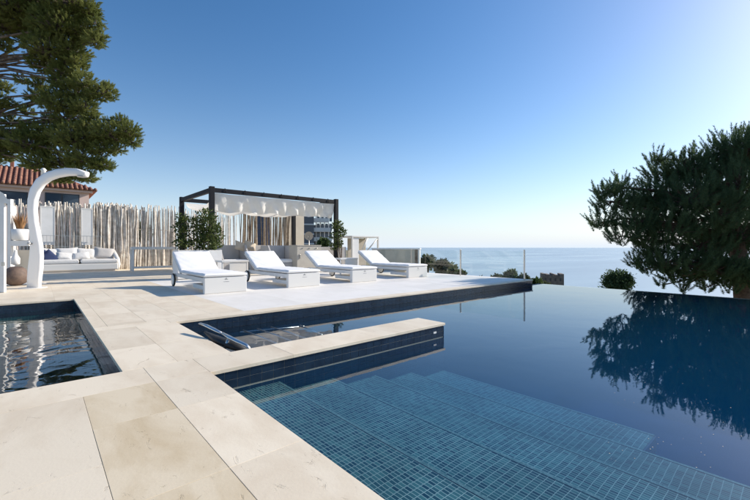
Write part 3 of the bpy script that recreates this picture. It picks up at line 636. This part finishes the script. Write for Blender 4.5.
def canopy():
    b = MB(); nx_, ny_ = 90, 46; vs = []; rr = random.Random(3); W_ = PX1 - PX0 - .3; H_ = PY1 - PY0 - .2
    for j in range(ny_ + 1):
        for i in range(nx_ + 1):
            a, c_ = i / nx_, j / ny_
            x = PX0 + .15 + a * W_; y = PY0 + .1 + c_ * H_
            wave = abs(math.sin(a * math.pi * 5 + .6 * math.sin(a * 9))) ** .8
            sag = .55 * math.sin(math.pi * c_) ** .55 * (.75 + .25 * wave) * (1 - .75 * a ** 8)
            z = PZ - .24 - sag + .035 * math.sin(a * 60 + c_ * 5) * math.sin(math.pi * c_) + .07 * math.sin(a * 23 + c_ * 11) * math.sin(math.pi * c_)
            vs.append((x, y, z))
    # folded apron hanging from the front beam
    b.add(vs, [(j * (nx_ + 1) + i, j * (nx_ + 1) + i + 1, (j + 1) * (nx_ + 1) + i + 1, (j + 1) * (nx_ + 1) + i) for j in range(ny_) for i in range(nx_)], True)
    vs = []; nj = 14
    for j in range(nj + 1):
        for i in range(nx_ * 2 + 1):
            a = i / (nx_ * 2); c_ = j / nj; x = PX0 + .12 + a * (PX1 - PX0 - .24)
            seg = (a * 4.6) % 1.0; tri = abs(seg - .5) * 2
            drop = (.72 - .10 * tri) * (1.02 - .05 * a)
            zz1 = abs(((a * 6.3 + c_ * .55) % 1.0) - .5) * 2; zz2 = abs(((a * 10.7 - c_ * .8 + .3) % 1.0) - .5) * 2
            fold = (.20 * (zz1 - .5) + .11 * (zz2 - .5) + .03 * math.sin(a * 71 - c_ * 4)) * c_ ** .8
            vs.append((x, PY0 - .02 + fold + .25 * c_, PZ - .19 - drop * c_ - .02 * math.sin(a * 3.1416 * 4) ** 2))
    m_ = nx_ * 2 + 1; b.add(vs, [(j * m_ + i, j * m_ + i + 1, (j + 1) * m_ + i + 1, (j + 1) * m_ + i) for j in range(nj) for i in range(nx_ * 2)], True)
    b.v = [(x - ox, y - oy, z) for x, y, z in b.v]
    return b
cb = canopy(); me = bpy.data.meshes.new('canopy'); me.from_pydata(cb.v, [], cb.f); me.polygons.foreach_set('use_smooth', [True] * len(cb.f)); me.materials.append(MT['canopy_cloth'])
link('canopy', me, r)
for k in range(7): part('hook', 'anthracite', r, lambda b: b.tube([(PX0 - ox + .5 + k * .82, -.09, PZ - .17), (PX0 - ox + .5 + k * .82, -.1, PZ - .02), (PX0 - ox + .5 + k * .82, 0, PZ + .03)], .012, 5))

# ------------------------------------------------------------------ leafy things
def leaf_cloud(name, blobs, n, size, m, parent, seed=1, aspect=.45, shell=.55):
    g_ = np.random.default_rng(seed); C = np.array([b[:3] for b in blobs], float); Rr = np.array([b[3] if len(b) == 4 else b[3] for b in blobs], float)
    wgt = Rr ** 2; idx = g_.choice(len(blobs), n, p=wgt / wgt.sum()); d = g_.normal(size=(n, 3)); d /= np.linalg.norm(d, axis=1)[:, None]
    rad = Rr[idx] * (shell + (1.06 - shell) * g_.random(n) ** .6); P = C[idx] + d * rad[:, None] * (1 + .18 * g_.normal(size=(n, 1)))
    ax = g_.normal(size=(n, 3)) + d * .8 + [0, 0, .3]; ax /= np.linalg.norm(ax, axis=1)[:, None]; sd_ = np.cross(ax, g_.normal(size=(n, 3))); sd_ /= np.linalg.norm(sd_, axis=1)[:, None]
    s_ = size * g_.uniform(.6, 1.3, (n, 1)); V = np.stack([P, P + ax * s_ * .5 + sd_ * s_ * aspect * .5, P + ax * s_, P + ax * s_ * .5 - sd_ * s_ * aspect * .5], 1).reshape(-1, 3)
    return np_mesh(name, V, np.arange(n * 4).reshape(-1, 4), m, parent, 4)
def needles(name, brushes, per, nl, nw, m, parent, seed=2, spread=.8):
    """brushes: array of start(3), direction(3), length; straight needles splay off every shoot"""
    g_ = np.random.default_rng(seed); B = np.asarray(brushes, float); n = len(B); S = np.repeat(B[:, :3], per, 0); Dd = np.repeat(B[:, 3:6], per, 0); Ln = np.repeat(B[:, 6], per)
    N_ = n * per; t_ = g_.random(N_); P = S + Dd * (t_ * Ln)[:, None]
    q = g_.normal(size=(N_, 3)); q -= Dd * (q * Dd).sum(1)[:, None]; q /= np.linalg.norm(q, axis=1)[:, None]
    dr = Dd * (1 - .35 * spread + .9 * (t_ > .9)[:, None]) + q * spread * g_.uniform(.6, 1.2, (N_, 1)); dr /= np.linalg.norm(dr, axis=1)[:, None]
    l_ = nl * g_.uniform(.6, 1.15, N_) * (1 - .35 * t_); tip = P + dr * l_[:, None]; sdv = np.cross(dr, g_.normal(size=(N_, 3))); sdv /= np.linalg.norm(sdv, axis=1)[:, None]
    V = np.stack([P - sdv * nw / 2, P + sdv * nw / 2, tip], 1).reshape(-1, 3)
    return np_mesh(name, V, np.arange(N_ * 3).reshape(-1, 3), m, parent)
def shrub(name, c, blobs, n, size, m, lab, cat='shrub', group=None, seed=5, stem=True, aspect=.5):
    r = empty(name, c); tag(r, lab, cat, group)
    leaf_cloud('foliage', blobs, n, size, m, r, seed, aspect)
    if stem:
        b = MB(); k0 = Vector((0, 0, 0))
        for q in blobs[:6]: b.tube([k0, Vector(q[:3]) * .5 + Vector((.03, .02, 0)), Vector(q[:3])], [.025, .018, .008], 5)
        b.build('stem', 'bark_grey', r)
    return r
# white planter with two shrubs
px0, px1 = onY(178, 13.9), onY(222, 13.9)
r = empty('planter_box', (px0, 13.9, 0)); tag(r, 'long white planter box behind the leftmost lounger', 'planter')
part('box', 'white_paint', r, lambda b: (b.box(0, px1 - px0, 0, .06, 0, 1.0, .006), b.box(0, px1 - px0, .6, .66, 0, 1.0, .006), b.box(0, .06, .06, .6, 0, .998), b.box(px1 - px0 - .06, px1 - px0, .06, .6, 0, .998)))
part('soil', 'soil', r, lambda b: b.box(.06, px1 - px0 - .06, .06, .6, .5, .93))
def pl(u, v, Y, r_):
    s_ = (u - 375) / FPX; d = RT * s_ + FW; D = Y / d.y; return at(u, v, D), r_ / FPX * D
def blobs_at(c, lst, Y):
    out = []
    for u, v, rr_ in lst:
        p, q = pl(u, v, Y, rr_); out.append((*(p - c), q)); out.append((p.x - c.x + .1, p.y - c.y + random.uniform(-.2, .3), p.z - c.z, q * .9))
    return out
c = Vector((onY(182, 14.2), 14.2, .93))
shrub('planter_shrub', c, blobs_at(c, [(181, 219, 4.5), (178.5, 228, 4), (183, 233, 5), (180, 243, 5.5), (186, 244, 4), (186, 226, 3)], 14.2), 1100, .10, 'shrub_leaf', 'dark glossy shrub in the planter left of the pergola corner post', group='shrubs in the planter', seed=3)
c = Vector((onY(203, 14.2), 14.2, .93))
shrub('planter_shrub', c, blobs_at(c, [(204, 215, 6), (196, 222, 4.5), (207, 224, 8), (199, 233, 7), (211, 234, 8), (195, 243, 6), (206, 244, 8), (216, 244, 5), (217, 228, 3)], 14.2), 2300, .11, 'shrub_leaf', 'bushy green shrub in the planter in front of the pergola corner post', group='shrubs in the planter', seed=4)

# ------------------------------------------------------------------ wicker daybed seats under the pergola
def wicker(name, u0, u1, Y, top, lab, left=True, right=True):
    a, b_ = onY(u0, Y), onY(u1, Y); W_ = b_ - a; r = empty(name, (a, Y, 0)); tag(r, lab, 'armchair', 'grey wicker seats under the pergola')
    part('seat', 'grey_weave', r, lambda b: b.box(.07, W_ - .07, 0, 1.0, .1, .42, .02)); part('backrest', 'grey_weave', r, lambda b: b.box(.07, W_ - .07, 1.0, 1.08, .1, top, .02))
    for x, on in ((0, left), (W_ - .06, right)):
        if on: part('side_panel', 'grey_weave', r, lambda b: b.add([(x, -.1, 0), (x + .06, -.1, 0), (x + .06, 1.12, 0), (x, 1.12, 0), (x, -.1, top * .45), (x + .06, -.1, top * .45), (x + .06, 1.12, top), (x, 1.12, top), (x, .4, top), (x + .06, .4, top)],
            [(0, 3, 2, 1), (0, 1, 5, 4), (4, 5, 9, 8), (8, 9, 6, 7), (2, 3, 7, 6), (0, 4, 8, 7, 3), (1, 2, 6, 9, 5)]))
    part('cushion', 'white_cushion', r, lambda b: b.box(.1, W_ - .1, .02, .97, .425, .58, .04)); return r
wicker('wicker_armchair', 222, 250, 15.9, 1.2, 'grey wicker armchair behind the first lounger gap, with tan pillows')
wicker('wicker_armchair', 256, 277, 16.6, 1.2, 'grey wicker armchair in the middle, behind the second lounger back')
wicker('wicker_armchair', 272, 297, 15.0, 1.18, 'grey wicker armchair with tall side panel, next to the beige cabinet')
for u, z, lab in ((241, 1.14, 'tan pillow propped on the left grey wicker armchair'), (250, 1.16, 'cream tan pillow beside the first one, left of the middle armchair')): pillow(lab, 'tan_cloth', (onY(u, 16.5), 16.5, z), .6, .42, .3, .1)
# beige cabinet
a, b_ = onY(297, 14.6), onY(321, 14.6); r = empty('barbecue_cabinet', (a, 14.6, 0)); tag(r, 'beige barbecue cabinet with small knobs behind the third lounger', 'cabinet'); W_ = b_ - a
part('body', 'beige_panel', r, lambda b: b.box(0, W_, 0, .7, .08, 1.16, .012)); part('plinth', 'dark_mark', r, lambda b: b.box(.04, W_ - .04, .04, .66, 0, .08))
part('lid', 'beige_panel', r, lambda b: b.box(-.02, W_ + .02, -.02, .72, 1.161, 1.2, .01))
for k in range(3): part('knob', 'steel', r, lambda b: b.box(.25 + k * .35, .33 + k * .35, -.03, 0, 1.05, 1.08, .005))
part('handle', 'steel', r, lambda b: b.box(.12, .15, -.04, 0, .6, .8, .005))
a, b_ = onY(319, 15.6), onY(346, 15.6); g = MB(); g.box(a, b_, 15.6, 15.8, 0, 1.12, .01); tag(g.build('low_wall', 'grey_weave'), 'low grey wall right of the beige cabinet at the pergola end post', 'wall')
c = Vector((PX1 + .15, 15.1, 0)); r = shrub('climbing_shrub', c, blobs_at(c, [(338, 226, 4.5), (341, 232, 4), (334, 236, 3.5), (338, 243, 3.5), (333, 247, 3)], 15.1), 1100, .11, 'shrub_leaf', 'dark climbing shrub around the right hand pergola post', seed=9)
# cream pier
a, b_ = onY(287, 23.6), onY(304, 23.6); g = MB(); g.box(a, b_, 23.6, 24.1, 0, 3.6); tag(g.build('wall_pier', 'cream_wall'), 'tall cream wall pier seen under the right half of the canopy', 'wall')
# white cabana frame and low beige wall
Y_ = 15.5; a, b_ = onY(352, Y_), onY(379, Y_); r = empty('towel_cabana', (a, Y_, 0)); W_ = b_ - a; tag(r, 'small white framed cabana behind the loungers nearest the sea', 'cabana')
part('roof', 'white_frame', r, lambda b: b.box(0, W_, 0, 1.2, 1.62, 1.70, .01))
for x, y in ((0, 0), (W_ - .08, 0), (0, 1.12), (W_ - .08, 1.12)): part('post', 'white_frame', r, lambda b: b.box(x, x + .08, y, y + .08, 0, 1.62, .006))
part('curtain', 'white_cushion', r, lambda b: b.box(.1, .5, .05, .09, .1, 1.6, .01)); part('back_panel', 'beige_panel', r, lambda b: b.box(.5, W_ - .1, 1.0, 1.05, .0, 1.6, .01))
part('brace', 'white_frame', r, lambda b: b.tube([(W_ * .55, .04, .9), (W_ - .05, .04, 1.6)], .035, 6)); part('brace', 'white_frame', r, lambda b: b.tube([(W_ * .35, .04, .9), (W_ * .58, .04, 1.6)], .035, 6))
p0, p1 = at(372, 249, 18.5), at(419, 249, 17.6); d = (p1 - p0); ln = math.hypot(d.x, d.y); r = empty('garden_wall', (p0.x, p0.y, 0), math.atan2(d.y, d.x)); tag(r, 'low beige garden wall with a dark end post behind the last lounger', 'wall')
part('wall', 'beige_panel', r, lambda b: b.box(0, ln - .2, 0, .15, 0, 1.0, .01)); part('cap', 'white_paint', r, lambda b: b.box(-.02, ln + .06, -.04, .19, 1.001, 1.06, .01)); part('end_post', 'bark_grey', r, lambda b: b.box(ln - .199, ln - .05, -.01, .16, 0, 1.0, .01)); part('end_frame', 'white_paint', r, lambda b: b.box(ln - .049, ln + .03, -.01, .16, 0, 1.0, .01))

# ------------------------------------------------------------------ glass balustrade
GX = 12.35; gy = [6.32, 8.93, 11.54, 14.1]
r = empty('glass_balustrade', (GX, gy[0], 0)); tag(r, 'frameless glass balustrade with slim steel posts at the sea end of the deck', 'balustrade')
for y in gy: part('post', 'steel', r, lambda b: b.box(-.022, .022, y - gy[0] - .022, y - gy[0] + .022, 0, 1.02, .004))
for k in range(3): part('pane', 'clear_glass', r, lambda b: b.box(-.005, .005, gy[k] - gy[0] + .03, gy[k + 1] - gy[0] - .03, .06, .98))

# ------------------------------------------------------------------ pines
def limb(b, p, q, r0, r1, bend=.15, seed=0, n=6):
    rr = random.Random(seed); p, q = Vector(p), Vector(q); l = (q - p).length; pts = []
    off = Vector((rr.uniform(-1, 1), rr.uniform(-1, 1), rr.uniform(.2, 1))) * bend * l
    for k in range(n): t_ = k / (n - 1); pts.append(p.lerp(q, t_) + off * math.sin(math.pi * t_) * .6 + Vector((rr.uniform(-1, 1), rr.uniform(-1, 1), rr.uniform(-1, 1))) * .02 * l * (0 < k < n - 1))
    b.tube(pts, [r0 + (r1 - r0) * k / (n - 1) for k in range(n)], 7); return pts
def pine(root_uvD, name, lab, trunk_pts, trunk_r, blobs, per_m2, blen, needle, width, per, m, barkm, up, seed, twig=True):
    g_ = np.random.default_rng(seed); r = empty(name, trunk_pts[0]); tag(r, lab, 'tree'); O = Vector(trunk_pts[0])
    T = MB(); T.tube([Vector(p) - O for p in trunk_pts], trunk_r, 12); T.build('trunk', barkm, r)
    br = MB(); tw = MB(); B = []; tp = [Vector(p) - O for p in trunk_pts]
    for i, (c_, rad) in enumerate(blobs):
        c_ = Vector(c_) - O
        cand = tp[2:]; src = min(cand, key=lambda q: abs(q.z - (c_.z - .8)) + .2 * (q - c_).length)
        pts = limb(br, src, c_, .05 + .05 * rad, .025, .12, i)
        n = max(4, int(per_m2 * rad ** 2)); d = g_.normal(size=(n, 3)); d /= np.linalg.norm(d, axis=1)[:, None]; d[:, 2] = np.where(d[:, 2] < -.3, d[:, 2] * .6, d[:, 2])
        rr_ = rad * (.35 + .65 * g_.random(n) ** .5) ; P = np.array(c_) + d * rr_[:, None] * np.array([1, 1, .8])
        dd = d * .75 + np.array([0, 0, up]) + g_.normal(size=(n, 3)) * .22; dd /= np.linalg.norm(dd, axis=1)[:, None]
        L_ = blen * g_.uniform(.55, 1.25, n); B.append(np.concatenate([P - dd * L_[:, None] * .4, dd, L_[:, None]], 1))
        if twig:
            for k in range(0, n, 3): e = Vector(P[k]); tw.tube([Vector(c_), (Vector(c_) + e) / 2 + Vector((0, 0, -.08 * rad)), e], [.016, .011, .006], 4, False)
    br.build('branches', barkm, r); 
    if twig: tag(tw.build('twigs', barkm, r), kind='stuff')
    needles('crown', np.concatenate(B), per, needle, width, m, r, seed)['kind'] = 'stuff'
    return r
rb = []
for u, v, D, rp in ((612, 202, 15.5, 20), (602, 222, 15.6, 15), (620, 186, 15.9, 14), (606, 190, 15.2, 12), (634, 222, 15.2, 22), (622, 236, 15.0, 16), (652, 198, 15.8, 24), (668, 176, 16.2, 24), (645, 208, 16.6, 20), (686, 168, 15.5, 22),
                    (690, 200, 14.8, 32), (708, 168, 16.0, 26), (730, 152, 16.2, 26), (748, 150, 15.2, 28), (740, 185, 14.6, 32), (716, 215, 14.6, 32), (668, 228, 15.0, 28), (700, 245, 15.4, 26), (655, 250, 15.6, 18), (640, 262, 16.0, 12),
                    (672, 266, 15.8, 15), (735, 235, 15.6, 32), (690, 272, 16.4, 13), (722, 268, 15.2, 16), (752, 262, 16.2, 20), (765, 200, 15.6, 36), (775, 160, 16.6, 36), (800, 190, 16, 40), (790, 240, 16, 36), (770, 140, 15.6, 26), (820, 220, 17, 36),
                    (700, 190, 18.2, 36), (660, 222, 17.8, 26), (740, 200, 18.8, 40), (720, 240, 18.2, 30), (770, 230, 19, 36), (655, 160, 15.8, 10), (735, 272, 15.0, 16), (760, 275, 15.4, 18), (700, 262, 15.0, 15), (680, 278, 15.6, 9), (708, 280, 15.8, 9), (648, 240, 15.4, 16), (630, 205, 15.3, 12), (664, 262, 15, 19), (690, 266, 15, 20), (716, 270, 15, 18), (742, 276, 15, 17), (650, 268, 15.2, 12), (672, 276, 15.2, 11), (700, 278, 15.6, 10), (726, 282, 15.4, 9), (662, 285, 15.6, 6), (684, 286, 15.4, 8), (708, 287, 15.5, 8), (730, 289, 15.2, 8), (748, 284, 15.0, 10)):
    rb.append((at(u, v, D), rp / FPX * D))
tb = at(744, 300, 15.8); TB = Vector((tb.x, tb.y, hz(tb.x, tb.y) - .3))
pine(None, 'pine_tree', 'big dark pine with upswept shoots beyond the pool edge at the right', [TB, at(744, 298, 15.8), at(741, 270, 15.9), at(737, 240, 16), at(730, 205, 16.2), at(728, 175, 16.3)], [.42, .33, .29, .25, .18, .08], rb, 105, .6, .15, .016, 130, 'pine_needles', 'bark', .95, 11)
lb = []
for u, v, D, rp in ((15, 8, 17, 26), (45, 6, 17.4, 26), (72, 4, 16.8, 22), (88, 12, 17, 11), (60, 28, 17, 24), (84, 32, 17.2, 13), (95, 42, 17, 9), (30, 28, 17.8, 20), (50, 50, 17, 20), (72, 52, 17.3, 15), (45, 66, 17.6, 13), (66, 64, 17.2, 9), (-15, 20, 17, 30),
                    (84, 84, 17, 12), (102, 94, 17.1, 12), (75, 96, 17.4, 16), (62, 84, 17.3, 10), (58, 104, 17, 16), (84, 108, 17, 12), (40, 98, 17.8, 11), (108, 90, 17.3, 7), (92, 118, 17, 7),
                    (128, 132, 16.8, 11), (112, 134, 17, 16), (132, 142, 17, 8), (94, 136, 17.3, 17), (74, 140, 17, 18), (104, 150, 17, 11), (52, 138, 17.3, 16), (30, 146, 17, 17), (8, 142, 17.2, 15), (12, 122, 17.6, 8), (84, 158, 17, 15), (62, 160, 17.3, 15), (98, 166, 17, 9), (106, 166, 17, 7),
                    (40, 164, 17, 14), (78, 174, 17, 11), (60, 178, 17.2, 10), (88, 178, 17, 8), (-15, 150, 17, 24), (4, 88, 18, 7), (22, 80, 17.7, 6), (10, 104, 17.6, 6), (-12, 100, 17, 14), (2, 45, 17.6, 9), (28, 112, 17.5, 6), (62, 74, 17.3, 11), (80, 72, 17.2, 8), (68, 120, 17.3, 12), (88, 126, 17.2, 9), (40, 84, 17.6, 8), (34, 132, 17.4, 12), (50, 120, 17.6, 8), (76, 62, 17.1, 9), (96, 24, 16.9, 7), (100, 36, 17, 6), (118, 150, 17, 7), (120, 122, 17, 7)):
    lb.append((at(u, v, D), rp * 1.12 / FPX * D))
TB = at(-90, 280, 18.5); TB.z = -2.7
pine(None, 'pine_tree', 'tall olive green pine leaning in from the left, its trunk outside the picture', [TB, at(-85, 200, 18.4), at(-75, 140, 18.2), at(-70, 80, 18), at(-62, 30, 18), at(-50, -40, 18)], [.4, .34, .3, .26, .2, .1], lb, 500, .24, .11, .015, 70, 'pine_needles_olive', 'bark_grey', .35, 12)

# ------------------------------------------------------------------ house with tiled roof
D2 = 34.0
hc = at(30, 250, D2); r = empty('neighbour_house', (hc.x, hc.y, 0)); tag(r, 'pink house with terracotta tiled roof beyond the fence at the left', 'house')
xr = lambda u, Y: onY(u, Y)
HY = 44.0
def up(u, v, Y): s_ = (u - 375) / FPX; d = RT * s_ + FW; return at(u, v, Y / d.y)
O = Vector(r.location)
def hbox(b, u0, u1, z0, z1, Y0, Y1, e=0): b.box(onY(u0, Y0) - O.x, onY(u1, Y0) - O.x, Y0 - O.y, Y1 - O.y, z0, z1, e)
zE = up(60, 188, HY).z                            # eaves height
wx0, wx1 = onY(-45, HY), onY(89, HY)
part('wall', 'house_pink', r, lambda b: (b.box(wx0 - O.x, wx1 - O.x, HY - O.y, HY + 8 - O.y, -2.6, zE)))
part('fascia', 'house_pink', r, lambda b: b.box(wx0 - .3 - O.x, wx1 + .25 - O.x, HY - .35 - O.y, HY - .001 - O.y, zE - .28, zE - .08))
za, zb = up(25, 206, HY).z, up(25, 192, HY).z
w1 = part('window', 'dark_mark', r, lambda b: hbox(b, -20, 28, za, zb, HY - .02, HY + .1)); part('pane', 'dark_glass', w1, lambda b: hbox(b, -18, 26.5, za + .1, zb - .1, HY - .03, HY - .021))
za, zb = up(62, 206, HY).z, up(62, 193.5, HY).z
w2 = part('window', 'dark_mark', r, lambda b: hbox(b, 45, 79.5, za, zb, HY - .05, HY + .1))
part('pane', 'dark_glass', w2, lambda b: hbox(b, 46.2, 61, za + .08, zb - .08, HY - .06, HY - .051)); part('pane', 'dark_glass', w2, lambda b: hbox(b, 63, 78.5, za + .08, zb - .08, HY - .06, HY - .051))
part('sill', 'white_paint', r, lambda b: hbox(b, 44.5, 80, za - .12, za - .002, HY - .14, HY - .001))
# roof of barrel tiles: rows of half-round covers running up a slope
rx0, rx1 = wx0 - .5 - O.x, wx1 + .6 - O.x; ridge = HY + 4 - O.y; ry0 = HY - .6 - O.y; rise = 2.1
part('roof', 'terracotta', r, lambda b: b.add([(rx0, ry0, zE - .05), (rx1, ry0, zE - .05), (rx1 - 3.6, ridge, zE + rise), (rx0, ridge, zE + rise), (rx1, HY + 8.6 - O.y, zE - .05), (rx0, HY + 8.6 - O.y, zE - .05)],
     [(0, 1, 2, 3), (1, 4, 2), (3, 2, 4, 5), (0, 5, 4, 1), (0, 3, 5)]))
rt = MB(); x = rx0 + .15
while x < rx1:
    tmax = min(1, max(.04, (rx1 - x) / 3.6)); nseg = max(1, int(9 * tmax))
    for j in range(nseg):
        t0, t1 = j / 9, min((j + 1) / 9 + .012, tmax + .02); p = Vector((x, ry0 + (ridge - ry0) * t0 - .04, zE + (rise) * t0 + .02)); q = Vector((x, ry0 + (ridge - ry0) * t1, zE + rise * t1 - .01))
        rt.tube([p, q], [.125, .10], 8)
    x += .34
tag(rt.build('roof_tiles', 'terracotta_pale', r), kind='stuff')
part('chimney', 'terracotta', r, lambda b: b.box(onY(9, HY + 2) - O.x, onY(13, HY + 2) - O.x, HY + 3.5 - O.y, HY + 4.3 - O.y, zE + rise - .2, zE + rise + .5, .02))

# ------------------------------------------------------------------ apartment blocks far behind
Dd = 120.0; c = at(318, 260, Dd); r = empty('apartment_building', (c.x, c.y, 0), AZ - R_(90) + .25); tag(r, 'white terraced apartment block under the right end of the canopy', 'building'); k = Dd / FPX
part('core', 'block_dark', r, lambda b: b.box(-14 * k, 14 * k, 1.2, 12, -4, 26 * k))
for i in range(5):
    z = -3 + i * 3.0
    part('slab', 'block_white', r, lambda b: b.box((-4 - i * .2) * k, (17 - i * 1.6) * k, -.8, 1.2, z, z + .35))
    part('parapet', 'block_white', r, lambda b: b.box((-4 - i * .2) * k, (17 - i * 1.6) * k, -.85, -.7, z + .351, z + 1.25))
    for j in range(4):
        part('wall', 'block_white', r, lambda b: b.box((-2 + j * 4.2) * k, (-1 + j * 4.2) * k, 1.0, 1.19, z + .351, z + 2.99))
        wd = part('window', 'dark_mark', r, lambda b: b.box((-.7 + j * 4.2) * k, (1.9 + j * 4.2) * k, 1.05, 1.19, z + .4, z + 2.7)); part('pane', 'dark_glass', wd, lambda b: b.box((-.6 + j * 4.2) * k, (1.8 + j * 4.2) * k, 1.03, 1.049, z + .5, z + 2.6))
part('roof', 'block_white', r, lambda b: b.box(-5 * k, 9 * k, -.6, 8, 12.6, 13.1)); part('tower', 'block_dark', r, lambda b: b.box(-14.5 * k, -4.5 * k, -1.5, 1.1, -4, 11.5))
for i in range(4): part('tower_slab', 'block_white', r, lambda b: b.box(-14.7 * k, -4.4 * k, -1.8, -1.51, -1 + i * 3, -.6 + i * 3))
c = at(259.5, 262, 90); r = empty('tower_block', (c.x, c.y, 0), AZ - R_(90)); tag(r, 'dark blue glazed tower glimpsed between the raw pole clumps', 'building'); k = 90 / FPX
part('wall', 'blue_glass', r, lambda b: b.box(-4 * k, 4 * k, 0, 6, -4, 36 * k))
for i in range(7): part('floor_band', 'block_dark', r, lambda b: b.box(-4.1 * k, 4.1 * k, -.2, -.01, -1 + i * 1.6, -.9 + i * 1.6))
c = at(309, 236, 26); r = empty('satellite_dish', c); tag(r, 'round pale satellite dish in front of the dark side of the apartment block', 'satellite dish')
part('dish', 'beige_panel', r, lambda b: b.add([Vector((0, 0, 0))] + [(RT * math.cos(a_ * .349) * .30 + Vector((0, 0, 1)) * math.sin(a_ * .349) * .30 - FW * .08) for a_ in range(18)], [(0, i + 1, (i + 1) % 18 + 1) for i in range(18)], True))
part('mast', 'steel', r, lambda b: b.tube([(0, 0, 0), (0, 0, -c.z)], .03, 6)); part('arm', 'steel', r, lambda b: b.tube([(0, 0, -.25), tuple(-FW * .4)], .012, 5))

# ------------------------------------------------------------------ trees and scrub around
def bush(u, v, D, rp, lab, m='bush_leaf', n=1500, size=.12, name='bush', cat='bush', group=None, seed=1, flat=.75):
    p = at(u, v, D); gz = min(hz(p.x, p.y), p.z); c = Vector((p.x, p.y, gz)); rr = random.Random(seed); R0 = rp / FPX * D; bl = []
    for k in range(12): a_ = rr.uniform(0, 6.28); q = rr.uniform(.1, .6) * R0; bl.append((math.cos(a_) * q, math.sin(a_) * q, p.z - gz + rr.uniform(-.45, .45) * R0 * flat, R0 * rr.uniform(.35, .55)))
    r = empty(name, c); tag(r, lab, cat, group); leaf_cloud('crown', bl, n, size, m, r, seed, .5, .3)
    b = MB(); h_ = p.z - gz
    b.tube([(0, 0, -.2), (.05, 0, h_ * .5), (0, .05, h_)], [.12 * (R0 ** .5), .09 * (R0 ** .5), .04], 7)
    for q in bl[:5]: b.tube([(0, 0, h_ * .6), Vector(q[:3])], [.04, .015], 5)
    b.build('trunk', 'bark_grey', r); return r
bush(617, 281, 17.5, 14, 'round dark green bush beyond the pool edge left of the big pine', n=5200, size=.11, m='pine_needles', seed=2, flat=.9)
bush(617, 287, 17.4, 15, 'dark green undergrowth bush just below the round one past the pool edge', n=3500, size=.11, m='pine_needles', seed=22, flat=.5)
G_ = 'scrub trees on the slope seen over the deck end'
bush(428, 262, 32, 8, 'dark leafy tree on the slope next to the end of the beige wall', 'bush_leaf', 1800, .3, 'slope_tree', 'tree', G_, 3)
bush(441, 268, 30, 9, 'olive green tree just right of the last lounger on the slope', 'scrub_leaf', 2000, .28, 'slope_tree', 'tree', G_, 4)
bush(452, 271, 34, 7, 'low dark tree left of the first glass balustrade post', 'bush_leaf', 1600, .3, 'slope_tree', 'tree', G_, 5)
bush(461, 275, 20, 5, 'bright green plant at the foot of the balustrade post farther from the pool', 'bush_leaf', 1100, .16, 'slope_tree', 'tree', G_, 6)
bush(480, 281, 40, 5, 'small scrub tree midway between the two balustrade posts', 'scrub_leaf', 900, .3, 'slope_tree', 'tree', G_, 7)
bush(497, 279, 40, 6, 'grey green scrub tree left of the second balustrade post', 'scrub_leaf', 1200, .3, 'slope_tree', 'tree', G_, 8)
bush(511, 276, 45, 8, 'dark tree right behind the balustrade post nearer the pool', 'bush_leaf', 2200, .36, 'slope_tree', 'tree', G_, 9)
bush(523, 281, 45, 8, 'tree just left of the deck tip, beyond it', 'scrub_leaf', 1800, .36, 'slope_tree', 'tree', G_, 10)
bush(536, 284, 48, 7, 'tree seen right above the deck tip', 'bush_leaf', 1800, .36, 'slope_tree', 'tree', G_, 11)
bush(546, 287, 48, 6, 'low tree between the deck tip and the dark ruin', 'scrub_leaf', 1400, .36, 'slope_tree', 'tree', G_, 12)
bush(138, 232, 30, 12, 'green tree showing through the pole fence behind the bar table', 'bush_leaf', 2600, .25, 'garden_tree', 'tree', None, 13)
bush(300, 262, 40, 10, 'garden tree behind the wall pier and apartment block', 'bush_leaf', 1500, .3, 'garden_tree', 'tree', None, 14)
bush(322, 243, 60, 7, 'dark tree at the foot of the white apartment block', 'bush_leaf', 1500, .4, 'garden_tree', 'tree', None, 15)
# dark ruined building on the slope
c = at(553, 284, 110); r = empty('ruined_building', (c.x, c.y, hz(c.x, c.y)), AZ - R_(90) - .3); tag(r, 'dark stone building with uneven top on the slope above the sea', 'building'); zt = at(553, 275.6, 110).z - r.location.z; k = 110 / FPX
part('wall', 'ruin_stone', r, lambda b: b.box(-10 * k, 10 * k, 0, 5, -1, zt))
for i, (x0, x1, h_) in enumerate(((-10, -7.5, .5), (-6, -3, .3), (-1, 0.5, .55), (2, 4.5, .2), (6.5, 10, .5))): part('parapet', 'ruin_stone', r, lambda b: b.box(x0 * k, x1 * k, .02, 4.9, zt + .001, zt + h_))
for i in range(4): part('window', 'dark_mark', r, lambda b: b.box((-7.5 + i * 4.5) * k, (-6 + i * 4.5) * k, -.05, .0, zt - 1.6, zt - .7))
